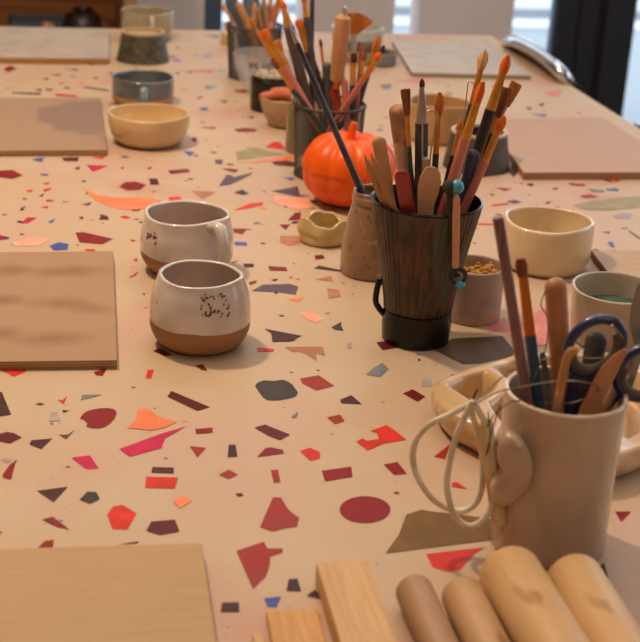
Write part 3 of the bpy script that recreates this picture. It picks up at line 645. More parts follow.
# ribbed cup
Q = Vessel()
def flute(a, r, z, k):
    return r, z
P = at(415, 338.5); Hq = hgt(P, 199.5)
ribm = mat('ribbed_glaze', '#33261c', .38, spec=.4, col2='#684226', scale=10, stretch=(14, 14, .9), lo=.42, hi=.68, spots=[('#404a3c', 5, .52, .72)])
blk = mat('gloss_black', '#080606', .25, spec=.35)
Q.P = P; Q.H = Hq; Q.wall = .003; Q.zf = .006
mm = lambda z: mpp(P+Vector((0, 0, z)))
zf = Hq*.235; Qr = [(33.5*mm(0), 0), (34*mm(0), zf*.5), (33*mm(0), zf), (56*mm(Hq), Hq)]
def qrad(z):
    for (r0, z0), (r1, z1) in zip(Qr, Qr[1:]):
        if z <= z1: return r0+(r1-r0)*(z-z0)/(z1-z0)
    return Qr[-1][0]
Q.rad = qrad; Q.Rr = Qr[-1][0]-.003
Q.root = thing('ribbed_cup', 'tall dark ribbed cup with black foot, crammed with brushes and wooden tools', 'cup', P)
r0 = Qr[2][0]; rt = Qr[3][0]
prof = [(r0-.004, zf-.001), (r0+.0006, zf+.0005)]+[(r0+(rt-r0)*(t/12.)-.0012*math.sin(PI*t/12.), zf+(Hq-zf)*t/12.) for t in range(1, 12)]+[(rt, Hq-.0015)]
nr = len(prof)
def rib(a, r, z, k):
    if k < 1 or k > nr-2: return r, z
    return r*(1+.016*abs(math.cos(a*26))), z
MB().lathe(prof, segs=416, fn=rib).build('ribbed_wall', ribm, Q.root, ang=80)
MB().lathe([(rt+.0002, Hq-.002), (rt+.0005, Hq), (rt-.0015, Hq+.0008), (rt-.003, Hq-.001)]+[(r0-.003+(rt-r0)*t/8., zf+(Hq-zf)*t/8.-.001) for t in range(7, -1, -1)]+[(r0*.8, .006), (0, .006)], segs=96).build('inner_glaze', blk, Q.root)
MB().lathe([(0, 0), (r0*.9, 0), (Qr[0][0], .0012), (Qr[1][0]+.0006, zf*.5), (r0+.0008, zf-.001), (r0-.002, zf+.0008), (0, zf*.5)], segs=96).build('foot', blk, Q.root)
handle(Q, -1.45, Hq*.40, Hq*.17, .006, .004, .003, blk)
# painted cup
Rm = mat('painted_clay', '#ab9484', .4, col2='#a06e4e', scale=14, lo=.48, hi=.66, spots=[('#8b96a0', 20, .56, .66), ('#c28f5e', 17, .6, .7)])
Rv = vessel('painted_cup', 'mottled grey and orange cup holding yellow crumbs, right of the ribbed cup', 'cup', 470, 316, [(28.5, 0), (29.5, .1), (30, .5), (31, 1)], 264, Rm, wall=.0028, seed=23)
MB_ = MB(); rr = random.Random(9)
for k in range(220):
    a, q = rr.uniform(0, 6.28), rr.uniform(0, 1)**.5*(Rv.Rr-.006); MB_.ball((q*math.cos(a), q*math.sin(a), Rv.H*.66+rr.uniform(0, .006)+.012*(q*math.cos(a)/Rv.Rr+.2)), rr.uniform(.0015, .0035), 1, 1, .7, 6, 4)
MB_.lathe([(0, .006), (Rv.Rr*.9, .006), (Rv.Rr*.93, Rv.H*.66), (0, Rv.H*.7)], segs=30)
o = MB_.build('yellow_crumbs', mat('yellow_sponge', '#b98a35', .9, col2='#8f6420', scale=120, bump=.5, bscale=200)); o.location = Rv.P; tag(o, 'yellow crumbs heaped inside the mottled painted cup', 'crumbs', kind='stuff')
Sb = vessel('white_bowl', 'hand-pinched cream-white bowl with wavy rim, beside the painted cup', 'bowl', 543.5, 266, [(36, 0), (42, .1), (45, .35), (46, .65), (45.5, 1)], 218.5, mat('cream_white_glaze', '#dbc49c', .2, coat=.6, col2='#d0b88e', scale=9), wall=.0046, wr=.016, wz=.018, seed=31)
Tb = vessel('ceramic_bowl', 'grey-cream bowl with green glaze pool, at the right edge behind the tray', 'bowl', 612, 341, [(38, 0), (42, .1), (44.5, .4), (46, .8), (47, 1)], 287, mat('grey_cream_glaze', '#c2ae98', .25, coat=.5, col2='#a8937c', scale=9), wall=.003, wz=.01, seed=33, part='bowl_body')
MB().lathe([(0, Tb.H*.58), (Tb.rad(Tb.H*.55)-.0032, Tb.H*.58)], segs=48).build('green_glaze_pool', mat('green_pool', '#34604c', .08, coat=.5, col2='#4d7a60', scale=30), Tb.root)

# ------------------------------------------------------------------ divided tray
ol = [(434, 392), (437, 381), (455, 372), (478, 365), (500, 358.5), (530, 352), (570, 349), (610, 352), (650, 362), (672, 385), (672, 420), (655, 440), (625, 452), (590, 458), (540, 452), (500, 438), (470, 422), (448, 410)]
TH = .030
OL = [at(u, v, TH) for u, v in ol]; tc_ = sum(OL, Vector())/len(OL); tc_.z = TZ
OLs = spline([p-Vector((tc_.x, tc_.y, 0)) for p in OL], 6, closed=True)
comps_uv = [[(446, 384), (463, 374), (484, 370), (500, 380), (497, 388), (484, 398), (470, 402)], [(488, 404), (502, 392), (520, 400), (540, 425), (520, 432), (500, 420)],
            [(492, 367), (520, 358), (560, 354), (600, 357), (600, 385), (560, 390), (510, 383)], [(560, 395), (610, 392), (615, 435), (580, 448), (548, 438)], [(612, 362), (645, 372), (660, 395), (655, 425), (625, 440), (622, 392)]]
comps = [[at(u, v, TH)-Vector((tc_.x, tc_.y, 0)) for u, v in c] for c in comps_uv]
def sd(poly, x, y):
    d = 1e9; ins = False; n = len(poly)
    for i in range(n):
        a, b = poly[i], poly[(i+1) % n]; ex, ey = b.x-a.x, b.y-a.y; wx_, wy_ = x-a.x, y-a.y
        t = max(0, min(1, (wx_*ex+wy_*ey)/(ex*ex+ey*ey))); d = min(d, math.hypot(wx_-ex*t, wy_-ey*t))
        if (a.y > y) != (b.y > y) and x < (b.x-a.x)*(y-a.y)/(b.y-a.y)+a.x: ins = not ins
    return -d if ins else d
trb = MB(); rows = []; nR = 70; n = len(OLs)
for k in range(nR+1):
    t = k/nR; row = []
    for i, p in enumerate(OLs):
        x, y = p.x*t, p.y*t
        s = min(sd(c, x, y) for c in comps); q = max(0, min(1, -s/.011)); q = q*q*(3-2*q)
        edge = (1-t)*math.hypot(p.x, p.y); e = max(0, 1-edge/.003)
        z = TH*(1-.80*q) - .0022*e*e + .0012*math.sin(x*90+1)*math.cos(y*70)
        row.append(trb.bm.verts.new((x, y, z)))
        if k == 0: break
    rows.append(row)
for j, (sc, z) in enumerate([(1.012, TH*.75), (1.0, TH*.5), (.96, TH*.2), (.90, 0.0004), (.5, 0), ]):
    rows.append([trb.bm.verts.new((p.x*sc, p.y*sc, z)) for p in OLs])
for A_, B_ in zip(rows, rows[1:]):
    for i in range(n):
        j = (i+1) % n
        if len(A_) == 1: trb.bm.faces.new([A_[0], B_[i], B_[j]])
        else: trb.bm.faces.new([A_[i], A_[j], B_[j], B_[i]])
trb.bm.faces.new(rows[-1])
tray = trb.build('divided_tray', mat('tray_glaze', '#c9a777', .3, coat=.25, col2='#bb9668', scale=14, spots=[('#d9c0a4', 25, .6, .72)]), ang=80)
tray.location = tc_; tag(tray, 'hand-built cream tray with hollow compartments behind the heart-handled mug', 'tray')

# ------------------------------------------------------------------ heart-handled mug
vm = mat('mug_grey_cream', '#bfa68c', .25, coat=.6, col2='#a2876f', scale=9, lo=.35, hi=.7, spots=[('#8a6c55', 6, .62, .8)])
V = vessel('heart_handled_mug', 'tall grey-cream mug with heart-shaped handle, holding scissors and tools', 'mug', 546.5, 541, [(56, 0), (57.5, .04), (58, .3), (59.5, .65), (61.5, 1)], 391, vm, wall=.0032, seed=40, part='mug_body', segs=96)
MB().tube([((V.rad(V.H)-.0016)*math.cos(k*PI/36), (V.rad(V.H)-.0016)*math.sin(k*PI/36), V.H-.0006) for k in range(72)], .0017, 8, closed=True).build('mug_rim', mat('pale_rim', '#dcc9a8', .3, coat=.4), V.body)
# heart plate
hp = [(508, 436), (518, 439), (527, 448), (533, 463), (532, 480), (524, 495), (512, 506), (500, 507), (492, 499), (491, 488), (495, 479), (502, 473), (499, 466), (497, 455), (500, 442)]
hoff = -.018
HP = [inplane(u, v, V.P, -.035-(u-491)*.010/42) for u, v in hp]; HPs = spline(HP, 4, closed=True); hc = sum(HPs, Vector())/len(HPs)
hb = MB(); lay = []
for (sc, dd) in ((.0, -.004), (.45, -.0037), (.75, -.0026), (.9, -.001), (.98, .0015), (1., .005), (.97, .010), (.9, .024)):
    if sc == 0: lay.append([hb.bm.verts.new(hc+HF*dd)])
    else: lay.append([hb.bm.verts.new(hc+(p-hc)*sc+HF*dd) for p in HPs])
for A_, B_ in zip(lay, lay[1:]):
    for i in range(len(HPs)):
        j = (i+1) % len(HPs)
        if len(A_) == 1: hb.bm.faces.new([A_[0], B_[i], B_[j]])
        else: hb.bm.faces.new([A_[i], A_[j], B_[j], B_[i]])
hb.bm.faces.new(lay[-1])
hb.build('heart_handle', vm, V.root, loc=V.P, ang=80)

# ------------------------------------------------------------------ tools standing in pots
def axis(V, tip, rim, off, rt):
    P2 = at(rim[0], rim[1], V.H); d = P2-V.P; rr_ = math.hypot(d.x, d.y); R = V.rad(V.H)-V.wall-rt-.0003
    if rr_ > R: P2 = Vector((V.P.x+d.x/rr_*R, V.P.y+d.y/rr_*R, P2.z))
    Tp = inplane(tip[0], tip[1], P2, off)
    d = (P2-Tp); d.normalize(); p = P2.copy()
    if d.z > -.2: d.z = -.2
    for _ in range(400):
        q = p+d*.0006
        if q.z < TZ+V.zf+rt*.6 or math.hypot(q.x-V.P.x, q.y-V.P.y) > V.rad(max(0, q.z-TZ))-V.wall-rt: break
        p = q
    return Tp, P2, p
WOODT = mat('tool_wood', '#c08f60', .6, col2='#ab7a4d', scale=30, stretch=(3, 3, .4))
WOODD = mat('tool_wood_worn', '#a5764f', .7, col2='#d0a581', scale=60, lo=.45, hi=.6)
SILV = mat('ferrule_silver', '#b8aca0', .3, .7); GOLD = mat('ferrule_gold', '#cc8630', .32, .5, col2='#dc9c48', scale=60); COPP = mat('ferrule_copper', '#d07a30', .32, .5)
BR = mat('bristle_brown', '#8a4a1e', .6, col2='#5c2d12', scale=200, stretch=(1, 1, .1)); BO = mat('bristle_orange', '#e8741c', .55, col2='#d46214', scale=200, stretch=(1, 1, .1))
BP = mat('bristle_pale', '#e6c08a', .6, col2='#b98244', scale=200, stretch=(1, 1, .1)); BD = mat('bristle_dark', '#3a2018', .6, col2='#5c3420', scale=200)
BG = mat('bristle_golden', '#c8781e', .55, col2='#a35a14', scale=200, stretch=(1, 1, .1))
PINK = mat('handle_pink', '#c2705e', .3, coat=.5); NAVY = mat('handle_navy', '#20304f', .3, coat=.5); BLK = mat('handle_black', '#1f1d22', .35, coat=.3)
GRN = mat('handle_green', '#243c2c', .35, coat=.3); SLATE = mat('handle_slate', '#43475e', .5); GREY = mat('rubber_grey', '#3b3d40', .6, col2='#4c4d4f', scale=40); BLUE = mat('handle_blue', '#1c4866', .3, coat=.5)
BRH = mat('handle_dark_brown', '#43302a', .4, coat=.3, col2='#35241f', scale=30)
def sect(b, A_, B_, r0, r1, n=6, mid=None, flat=1., segs=12):
    pts = [A_.lerp(B_, k/n) for k in range(n+1)]; rr = []
    for k in range(n+1):
        t = k/n; r = r0+(r1-r0)*t
        if mid: r = r*(1+(mid-1)*math.sin(PI*t))
        rr.append(r)
    b.tube(pts, rr, segs, flat=flat, up=HF)
    return b
def brush(V, label, tip, rim, a, b_, wt, wf, wh, bm_, fm, hm, off=0, kind='round', group=None, fan=1):
    Tp, P2, E = axis(V, tip, rim, off, wh*.5*mpp(V.P)); m = mpp(P2)
    pa, pb = Tp.lerp(P2, a), Tp.lerp(P2, b_)
    root = thing('paint_brush', label, 'brush', E, group)
    d = (Tp-P2).normalized(); side = d.cross(HF).normalized(); fl = .45 if kind == 'flat' else 1
    bb = MB(); rr = random.Random(len(label)*7+int(tip[0]))
    L = (Tp-pa).length
    ns = 26
    for k in range(ns):
        th_ = rr.uniform(0, 6.28); q = rr.random()**.5
        x, y = q*math.cos(th_), q*math.sin(th_)
        base = pa - d*L*.05 + side*(x*wf*.4*m) + HF*(y*wf*.4*m*fl)
        if kind == 'flat': mid = base + d*L*.6 + side*(x*.15*wt*m); tp = base+d*L*(.97+.06*rr.random()) + side*(x*(wt-wf)*.5*m)
        elif kind == 'fan':
            ang = x*.75*fan; dd = d*math.cos(ang)+side*math.sin(ang); mid = base+dd*L*.5; tp = base+dd*L*(.95+.08*rr.random())
        else:
            mid = base + d*L*.45 + side*(x*(wt*.5-wf*.4)*m*.6) + HF*(y*(wt*.5-wf*.4)*m*.6); tp = Tp + side*(x*wt*.27*m)+HF*(y*wt*.27*m) - d*L*(.2*q+.08*rr.random())
        w = max(wt, wf)*m*(.17 if kind != 'fan' else .10)
        bb.tube([base, base.lerp(mid, .6), mid, mid.lerp(tp, .6), tp], [w, w, w, w*.85, w*.45], 6)
    bb.build('bristles', bm_, root, loc=E)
    sect(MB(), pa, pb, wf*.5*m, wh*.46*m, 4, flat=(.5 if kind == 'flat' else 1)).build('ferrule', fm, root, loc=E)
    if (Tp-E).length > (Tp-pb).length+.002:
        sect(MB(), pb, E, wh*.5*m, wh*.42*m, 8, mid=1.06).build('handle', hm, root, loc=E)
    return root
def stick(V, name, label, cat, tip, rim, w, mt, off=0, w2=None, flat=1., round_=True, group=None, point=False):
    Tp, P2, E = axis(V, tip, rim, off, (w2 or w)*.5*mpp(V.P)); m = mpp(P2); b = MB()
    L = (Tp-E).length; r = w*.5*m; r2 = (w2 or w)*.5*m
    d = (E-Tp).normalized(); pts = []; rad = []
    cap = r*(4 if point else 1.)
    for k in range(7):
        t = k/6; pts.append(Tp+d*cap*t); rad.append(r*(math.sqrt(max(.003, 1-(1-t)**2)) if round_ and not point else (max(.08, t) if point else (1 if k else .85))))
    for k in range(1, 8):
        t = k/7; pts.append(Tp+d*(cap+(L-cap)*t)); rad.append(r+(r2-r)*t)
    b.tube(pts, rad, 20, flat=flat, up=HF)
    o = b.build(name, mt, loc=E, ang=60); return tag(o, label, cat, group)

# --- ribbed cup (Q)
stick(Q, 'wooden_stick', 'thick worn wooden stick with round end, in the ribbed cup', 'stick', (396, 104), (409, 198), 16.5, WOODD, w2=15)
stick(Q, 'wooden_spatula', 'round-headed wooden modelling tool at the left of the ribbed cup', 'modelling tool', (378, 136), (390, 205), 14, WOODT, w2=9, flat=.6)
stick(Q, 'wooden_stick', 'thin pointed wooden tool at the very left of the ribbed cup', 'modelling tool', (364, 154), (382, 204), 8, WOODT, point=True, flat=.6)
stick(Q, 'wooden_stick', 'thin pointed wooden tool leaning just right of the leftmost one in the ribbed cup', 'modelling tool', (370.5, 153), (392, 208), 7, WOODT, point=True, flat=.6, off=-.006)
stick(Q, 'red_tool', 'flat red-tipped tool at the front of the ribbed cup', 'modelling tool', (401, 170), (404, 212), 15, mat('red_lacquer', '#a02322', .35, coat=.3, col2='#8a2a22', scale=50), flat=.3, off=-.006)
brush(Q, 'split-bristle brown brush with green handle behind the thick worn stick', (406, 88), (412, 203), .22, .5, 11, 4, 5, BR, GOLD, GRN, kind='flat')
r_ = brush(Q, 'small dark-tipped brush with wide grey rubber grip in the ribbed cup', (422, 78), (421, 200), .07, .36, 4.5, 5, 13, BD, SILV, GREY)
brush(Q, 'round golden-brown brush with green handle, right of the wire loop tool', (440, 90), (433, 200), .21, .57, 9.5, 6, 6.5, BG, GOLD, GRN)
# wire loop tool
def loop_tool(V, label, uv, rim, w, off=0, grip=None, gt=None):
    Tp, P2, E = axis(V, uv[len(uv)//2], rim, off, .002); m = mpp(P2); root = thing('wire_tool', label, 'wire tool', E)
    pts = [inplane(u, v, P2, off) for u, v in uv]
    MB().tube(spline(pts, 5), w*m*.5, 8).build('wire_loop', SILV, root, loc=E)
    c = (pts[0]+pts[-1])/2; d = (c-P2).length
    sect(MB(), c+(c-P2).normalized()*.004, c.lerp(P2, .35), 4.5*m, 5*m, 4).build('ferrule', SILV, root, loc=E)
    sect(MB(), c.lerp(P2, .35), E, 4.6*m, 4*m, 6).build('handle', WOODT, root, loc=E)
loop_tool(Q, 'wire loop clay tool with tall rounded loop at the front of the ribbed cup', [(422.5, 162), (422.5, 130), (423.5, 117), (430, 110.5), (437, 115), (434, 130), (429.5, 162)], (426, 203), 1.7, off=-.004)
loop_tool(Q, 'thin square-ended wire loop tool in the ribbed cup, left of the pale-tipped brush', [(463, 128), (467, 92), (468.5, 82.5), (473, 83.5), (474, 95), (468, 128)], (451, 200), 1.2, off=.01)
# notched wooden spatula
def spat(V, label, uv, rim, th_, mt, off=0, name='wooden_spatula'):
    P2 = at(rim[0], rim[1], V.H); pts = [inplane(u, v, P2, off) for u, v in uv]; c = sum(pts, Vector())/len(pts)
    o = MB().slab(pts, th_, HF).build(name, mt, loc=c, bevel=.0008, smooth=False); return tag(o, label, 'modelling tool')
nt_ = [(418, 240), (417.5, 198), (418, 186), (420, 177), (424, 170.5)]
for k in range(9):
    a = -2.2+2.2*k/8; nt_ += [(431+10.5*math.cos(a*.9), 177+11*math.sin(a*.9)), (431+9.3*math.cos(a*.9+.06), 177+9.8*math.sin(a*.9+.06))]
nt_ += [(441.5, 182), (438, 196), (434, 206), (432, 240)]
spat(Q, 'flat pale wooden spatula with notched round head at the front of the ribbed cup', nt_, (428, 210), .002, mat('spatula_pale', '#cf9f74', .6, col2='#c08f62', scale=25))
brush(Q, 'tall pale-tipped round brush at the back of the ribbed cup', (486, 48.5), (447, 200), .125, .36, 10.5, 6, 6, BP, GOLD, GRN, off=.012)
brush(Q, 'orange-tipped brush with long gold ferrule and pink handle in the ribbed cup', (484, 79), (444, 208), .17, .45, 9, 8, 11, BO, GOLD, PINK, off=-.006)
brush(Q, 'tall orange-tipped brush with black handle, rightmost of the tall brushes', (509, 53), (463, 196), .13, .385, 9, 7.5, 11.5, BO, GOLD, BLK, off=0)
brush(Q, 'wide rust-brown brush behind the black-handled one', (505, 86), (474, 196), .26, .42, 15, 8, 7, BR, GOLD, BRH, off=.014, kind='flat')
brush(Q, 'ragged dark-tipped brush with silver ferrule at the right of the ribbed cup', (517, 82), (474, 190), .2, .52, 12, 6, 6, BG, SILV, WOODT, off=.012, kind='flat')
brush(Q, 'orange oval-tipped brush with pink handle, lowest on the right of the ribbed cup', (505, 115), (468, 200), .17, .54, 8.5, 6.5, 9, BO, GOLD, PINK, off=0)
brush(Q, 'golden brush with thin dark handle between the pink-handled brush and the notched spatula', (462, 118), (440, 206), .12, .42, 6, 4.5, 5, BG, GOLD, BLK, off=.004)
stick(Q, 'rubber_handled_tool', 'slate blue rubber handle with round top in the ribbed cup', 'tool', (475, 150), (463, 196), 12.5, SLATE, off=-.01)
stick(Q, 'rubber_handled_tool', 'dark slate handle behind the slate blue one at the right of the ribbed cup', 'tool', (484, 144), (472, 195), 9, SLATE, off=.008)
# hanging clip on the front of the ribbed cup
fp = at(452, 214, Q.H); rt_ = thing('hair_tie_tool', 'black cord tool with turquoise ball ends hanging on the front of the ribbed cup', 'tool', inplane(458, 280, fp, -.004))
teal = mat('turquoise_plastic', '#3f97a8', .35, coat=.4); blkf = mat('black_cord', '#262320', .8, col2='#3a3632', scale=120)
E = rt_.location.copy(); pl = lambda u, v, o=-.006: inplane(u, v, fp, o); m = mpp(fp)
MB().tube(spline([pl(450, 188), pl(450, 205), pl(452, 230), pl(453, 255), pl(455, 268), pl(457, 276)], 4), 3.3*m, 10).build('cord', blkf, rt_, loc=E)
MB().ball(pl(449, 187), 7.2*m, 1, 1, 1.05).build('dark_ball', blkf, rt_, loc=E)
MB().ball(pl(457, 187), 7*m, 1, 1, 1.1).build('turquoise_ball', teal, rt_, loc=E)
MB().ball(pl(460, 284), 5*m, 1.1, 1, 1).build('turquoise_bead', teal, rt_, loc=E)
MB().ball(pl(457, 272), 3*m, 1.1, 1, 1).build('turquoise_bead', teal, rt_, loc=E)
MB().tube([pl(458+7.5*math.cos(k*PI/8), 276+7.5*math.sin(k*PI/8), -.007) for k in range(16)], 2.2*m, 8, closed=True).build('cord_knot', blkf, rt_, loc=E)
MB().tube([pl(456.8, 194, -.012), pl(456.6, 199, -.012), pl(456, 230, -.011), pl(455.5, 265, -.010), pl(455.5, 268, -.010)], [.4*m, 3.6*m, 3.8*m, 3.6*m, 3*m], 12, flat=.5, up=HF).build('wooden_tongue', mat('tongue_wood', '#c88d66', .6), rt_, loc=E)

# --- long dark brush in the jar
Tp, P2, E = axis(Oj, (288, 22), (361, 190), .0, .002); m = mpp(P2)
root = thing('paint_brush', 'long dark-handled brush leaning left out of the clay-smeared jar', 'brush', E)
sect(MB(), Tp, Tp.lerp(P2, .12), .8*m, 2.6*m, 5).build('handle_tip', SILV, root, loc=E)
sect(MB(), Tp.lerp(P2, .12), E, 2.5*m, 4.3*m, 10).build('handle', mat('worn_black', '#33333a', .5, col2='#4a4a50', scale=60), root, loc=E)

# --- mesh pot (MP)
brush(MP, 'flat orange brush with thick pink handle leaning far left from the mesh pot', (262, 30), (303, 107), .12, .48, 10, 8, 10, BO, GOLD, PINK, kind='flat', off=.0)
brush(MP, 'small orange brush behind the flat orange one in the mesh pot', (248, 16), (300, 106), .14, .6, 5, 4, 5, BG, GOLD, GRN, off=.02)
brush(MP, 'flat golden brush in the mesh pot, right of the pink-handled one', (275, 40), (303, 104), .16, .6, 10, 6, 7, BG, GOLD, BRH, kind='flat', off=.02)
brush(MP, 'short brown brush at the left edge of the mesh pot', (271, 58), (303, 108), .2, .62, 6, 4.5, 6, BR, GOLD, GRN, off=.004)
brush(MP, 'orange brush with long tapering brown-grey handle in the mesh pot', (282, 0), (308, 104), .08, .25, 5, 5.5, 11, BO, GOLD, mat('taupe_handle', '#51474a', .4, coat=.2), off=-.004)
brush(MP, 'orange brush with dark brown handle leaning left from the middle of the mesh pot', (298, 19), (325, 103), .1, .38, 8, 7.5, 9, BO, GOLD, BRH, kind='flat', off=0)
brush(MP, 'tall brush with slate handle near the green rod in the mesh pot', (303, -8), (318, 104), .1, .22, 5, 4.5, 7, BG, GOLD, GREY, off=.016)
stick(MP, 'green_rod', 'dark green rod standing upright at the back of the mesh pot', 'rod', (312.5, -12), (311, 100), 4.5, mat('green_rod_paint', '#4a4a30', .5), off=.004, round_=False)
stick(MP, 'rubber_handled_tool', 'dark grey rubber grip in the middle of the mesh pot', 'tool', (327, 62), (328, 103), 10, GREY, off=.008)
brush(MP, 'thin pointed dark brush above the grey rubber grip in the mesh pot', (320, 38), (326, 92), .14, .5, 3.5, 3, 3.5, BD, COPP, WOODT, off=.012)
# scraper with wooden handle
Tp, P2, E = axis(MP, (343.5, 15), (334, 104), -.004, .003); m = mpp(P2)
root = thing('scraper_tool', 'tool with thick light wooden handle up and rust-red blade down, in the mesh pot', 'tool', E)
wdn = (P2-Tp)
sect(MB(), Tp, Tp.lerp(P2, .03), 4*m, 7*m, 2, segs=20).tube([Tp.lerp(P2, t) for t in (.03, .2, .5, .73)], [7.4*m, 7.8*m, 7.6*m, 6.6*m], 20).build('handle', WOODT, root, loc=E)
sect(MB(), Tp.lerp(P2, .73), Tp.lerp(P2, .82), 4.6*m, 4*m, 2).build('ferrule', COPP, root, loc=E)
bc = Tp.lerp(P2, .82); s_ = wdn.normalized().cross(HF).normalized(); dn = wdn.normalized()
MB().slab([bc+s_*4*m, bc-s_*4*m, bc-s_*8*m+dn*18*m, bc-s_*8*m+dn*38*m, bc+s_*8*m+dn*38*m, bc+s_*8*m+dn*18*m], .002, HF).build('blade', mat('rust_blade', '#b04a20', .5, col2='#8f3a1c', scale=50), root, loc=E, smooth=False, bevel=.0005)
MB().ball(Tp+Vector((.001, 0, .006)), 2.6*m, 1, 1, 1.7).build('hanging_knob', SILV, root, loc=E)
brush(MP, 'flat dark-tipped brush with orange ferrule and navy handle in the mesh pot', (354, 53), (352, 106), .17, .6, 6, 5, 6.5, BD, GOLD, NAVY, kind='flat', off=0)
brush(MP, 'thin orange brush with pink handle behind the navy-handled one in the mesh pot', (362, 41), (357, 104), .3, .62, 4, 3, 5, BO, GOLD, PINK, off=.004)
brush(MP, 'orange-tipped brush with pink handle crossing to lower left in the mesh pot', (381, 52), (345, 107), .14, .5, 7, 5, 6, BO, GOLD, PINK, off=-.014)
brush(MP, 'large round orange brush at the right of the mesh pot', (380, 34), (362, 103), .26, .6, 9, 5, 6, BG, GOLD, NAVY, off=.006)
brush(MP, 'small dark-tipped brush leaning right at the edge of the mesh pot', (385, 44), (361, 100), .16, .6, 4, 4, 5, BD, GOLD, BRH, off=.016)
brush(MP, 'thin brown brush beside the crossing pink handle in the mesh pot', (366, 50), (355, 103), .2, .5, 4, 3.5, 4, BR, GOLD, PINK, off=.018)
brush(MP, 'small orange round brush left of the fan brush in the mesh pot', (337, 25), (345, 100), .12, .5, 6, 4, 5, BO, SILV, PINK, off=.02)
stick(MP, 'paint_brush', 'pink brush handle standing by the rust-red blade in the mesh pot', 'brush', (344, 78), (346, 106), 7, PINK, off=.004)
stick(MP, 'wooden_stick', 'plain wooden stick at the left of the mesh pot, behind the brown handle', 'stick', (318, 70), (317, 104), 6, WOODT, off=.01)
# fan brush: hair fan is its own flat fan
Tp, P2, E = axis(MP, (356, 13), (351, 100), .022, .002); m = mpp(P2)
root = thing('fan_brush', 'wide orange fan brush spread open at the back of the mesh pot', 'brush', E)
c0 = inplane(354, 37, P2, .022); b = MB()
for k in range(60):
    a = math.radians(-52+100*k/59+random.uniform(-1, 1)); L = 24*m*(1+random.uniform(-.03, .03))
    u_ = (HR*math.sin(a)+Vector((0, 0, 1))*math.cos(a))
    b.tube([c0, c0+u_*L*.5, c0+u_*L], [.0006, .0009, .0006], 5)
b.build('fan_bristles', BG, root, loc=E)
sect(MB(), c0+Vector((0, 0, .003)), c0.lerp(P2, .4), 3.4*m, 2.2*m, 3, flat=.5).build('ferrule', SILV, root, loc=E)
sect(MB(), c0.lerp(P2, .4), E, 2.2*m, 2*m, 5).build('handle', BRH, root, loc=E)

# --- large mesh pot (GP)
stick(GP, 'wooden_stick', 'thick wooden handle standing in the large far mesh pot', 'stick', (238, 2), (247, 24), 8, WOODT)
stick(GP, 'wooden_stick', 'pale thin wooden tool near the middle of the large far mesh pot', 'stick', (255, 3), (254, 24), 5, WOODT, off=.004)
stick(GP, 'wooden_stick', 'wooden tool leaning left of the middle pair in the large far mesh pot', 'stick', (257, 8), (261, 26), 4.5, WOODT, off=-.01)
stick(GP, 'wooden_stick', 'slanted wooden tool on the right side of the large far mesh pot', 'stick', (263, -6), (267, 24), 5, WOODT, off=-.004)
stick(GP, 'wooden_stick', 'upright wooden tool on the right side of the large far mesh pot', 'stick', (271, -5), (269, 23), 5, WOODT, off=.01)
stick(GP, 'rubber_handled_tool', 'broad slate grey tool at the left of the large far mesh pot', 'tool', (229, -6), (237, 22), 13, mat('slate_tool', '#4a5562', .5), flat=.3, off=.006)
stick(GP, 'rubber_handled_tool', 'broad slate grey tool in the middle of the large far mesh pot', 'tool', (250, -14), (252, 20), 17, mat('slate_tool', '#4a5562', .5), flat=.3, off=.02)
stick(GP, 'wooden_stick', 'short brown stick leaning over the left rim of the large far mesh pot', 'stick', (222, 3), (232, 22), 4, WOODD)
stick(GP, 'modelling_tool', 'dark green handle on the right of the large far mesh pot', 'tool', (264, -8), (263, 22), 5, GRN, off=.02)
brush(GP, 'golden brush leaning right in the large far mesh pot', (281, -4), (273, 24), .3, .6, 9, 6, 6, BG, GOLD, PINK, off=.0)
stick(GP, 'paint_brush', 'red-brown handle at the right edge of the large far mesh pot', 'brush', (277, 4), (272, 24), 6, PINK, off=.014)

# --- heart-handled mug (V)
stick(V, 'mauve_stick', 'long thin mauve rod leaning left out of the heart-handled mug', 'rod', (498, 217), (526, 394), 11, mat('mauve_rod', '#8b6258', .4, col2='#6c4150', scale=12, stretch=(20, 20, .6)), round_=False, off=-.0)
brush(V, 'flat brown brush with blue handle in the heart-handled mug', (521, 258), (536, 388), .13, .585, 10, 9.5, 12, BR, COPP, BLUE, kind='flat', off=.006)
stick(V, 'wooden_dowel', 'thick wooden dowel handle standing in the heart-handled mug', 'dowel', (555, 277), (562, 386), 22, mat('dowel_wood', '#b47c4c', .5, col2='#a56d40', scale=14, stretch=(3, 3, .4)), w2=17, off=.012)
# hooked wooden tool
Tp, P2, E = axis(V, (570, 352), (557, 408), -.012, .003); m = mpp(P2)
pts = [inplane(u, v, P2, -.012*(1-k/5)) for k, (u, v) in enumerate([(578, 351), (573, 351), (568, 356), (564, 370), (560, 390), (556, 410)])]
pts.append(E)
o = MB().tube(spline(pts, 4), [2.6*m]+[4*m]*3+[4.6*m]*(len(spline(pts, 4))-4), 12, flat=.6, up=HF).build('hooked_wooden_tool', WOODT, loc=E); tag(o, 'thin wooden tool with hooked tip in the heart-handled mug', 'modelling tool')
# wooden knife
spat(V, 'wooden knife blade leaning right at the front of the heart-handled mug', [(626, 349), (628, 352), (622, 364), (612, 384), (600, 408), (592, 424), (576, 424), (582, 408), (590, 390), (602, 368), (614, 356)], (590, 400), .004, mat('knife_wood', '#c08a62', .5, col2='#b27c54', scale=14), off=-.006, name='wooden_knife')
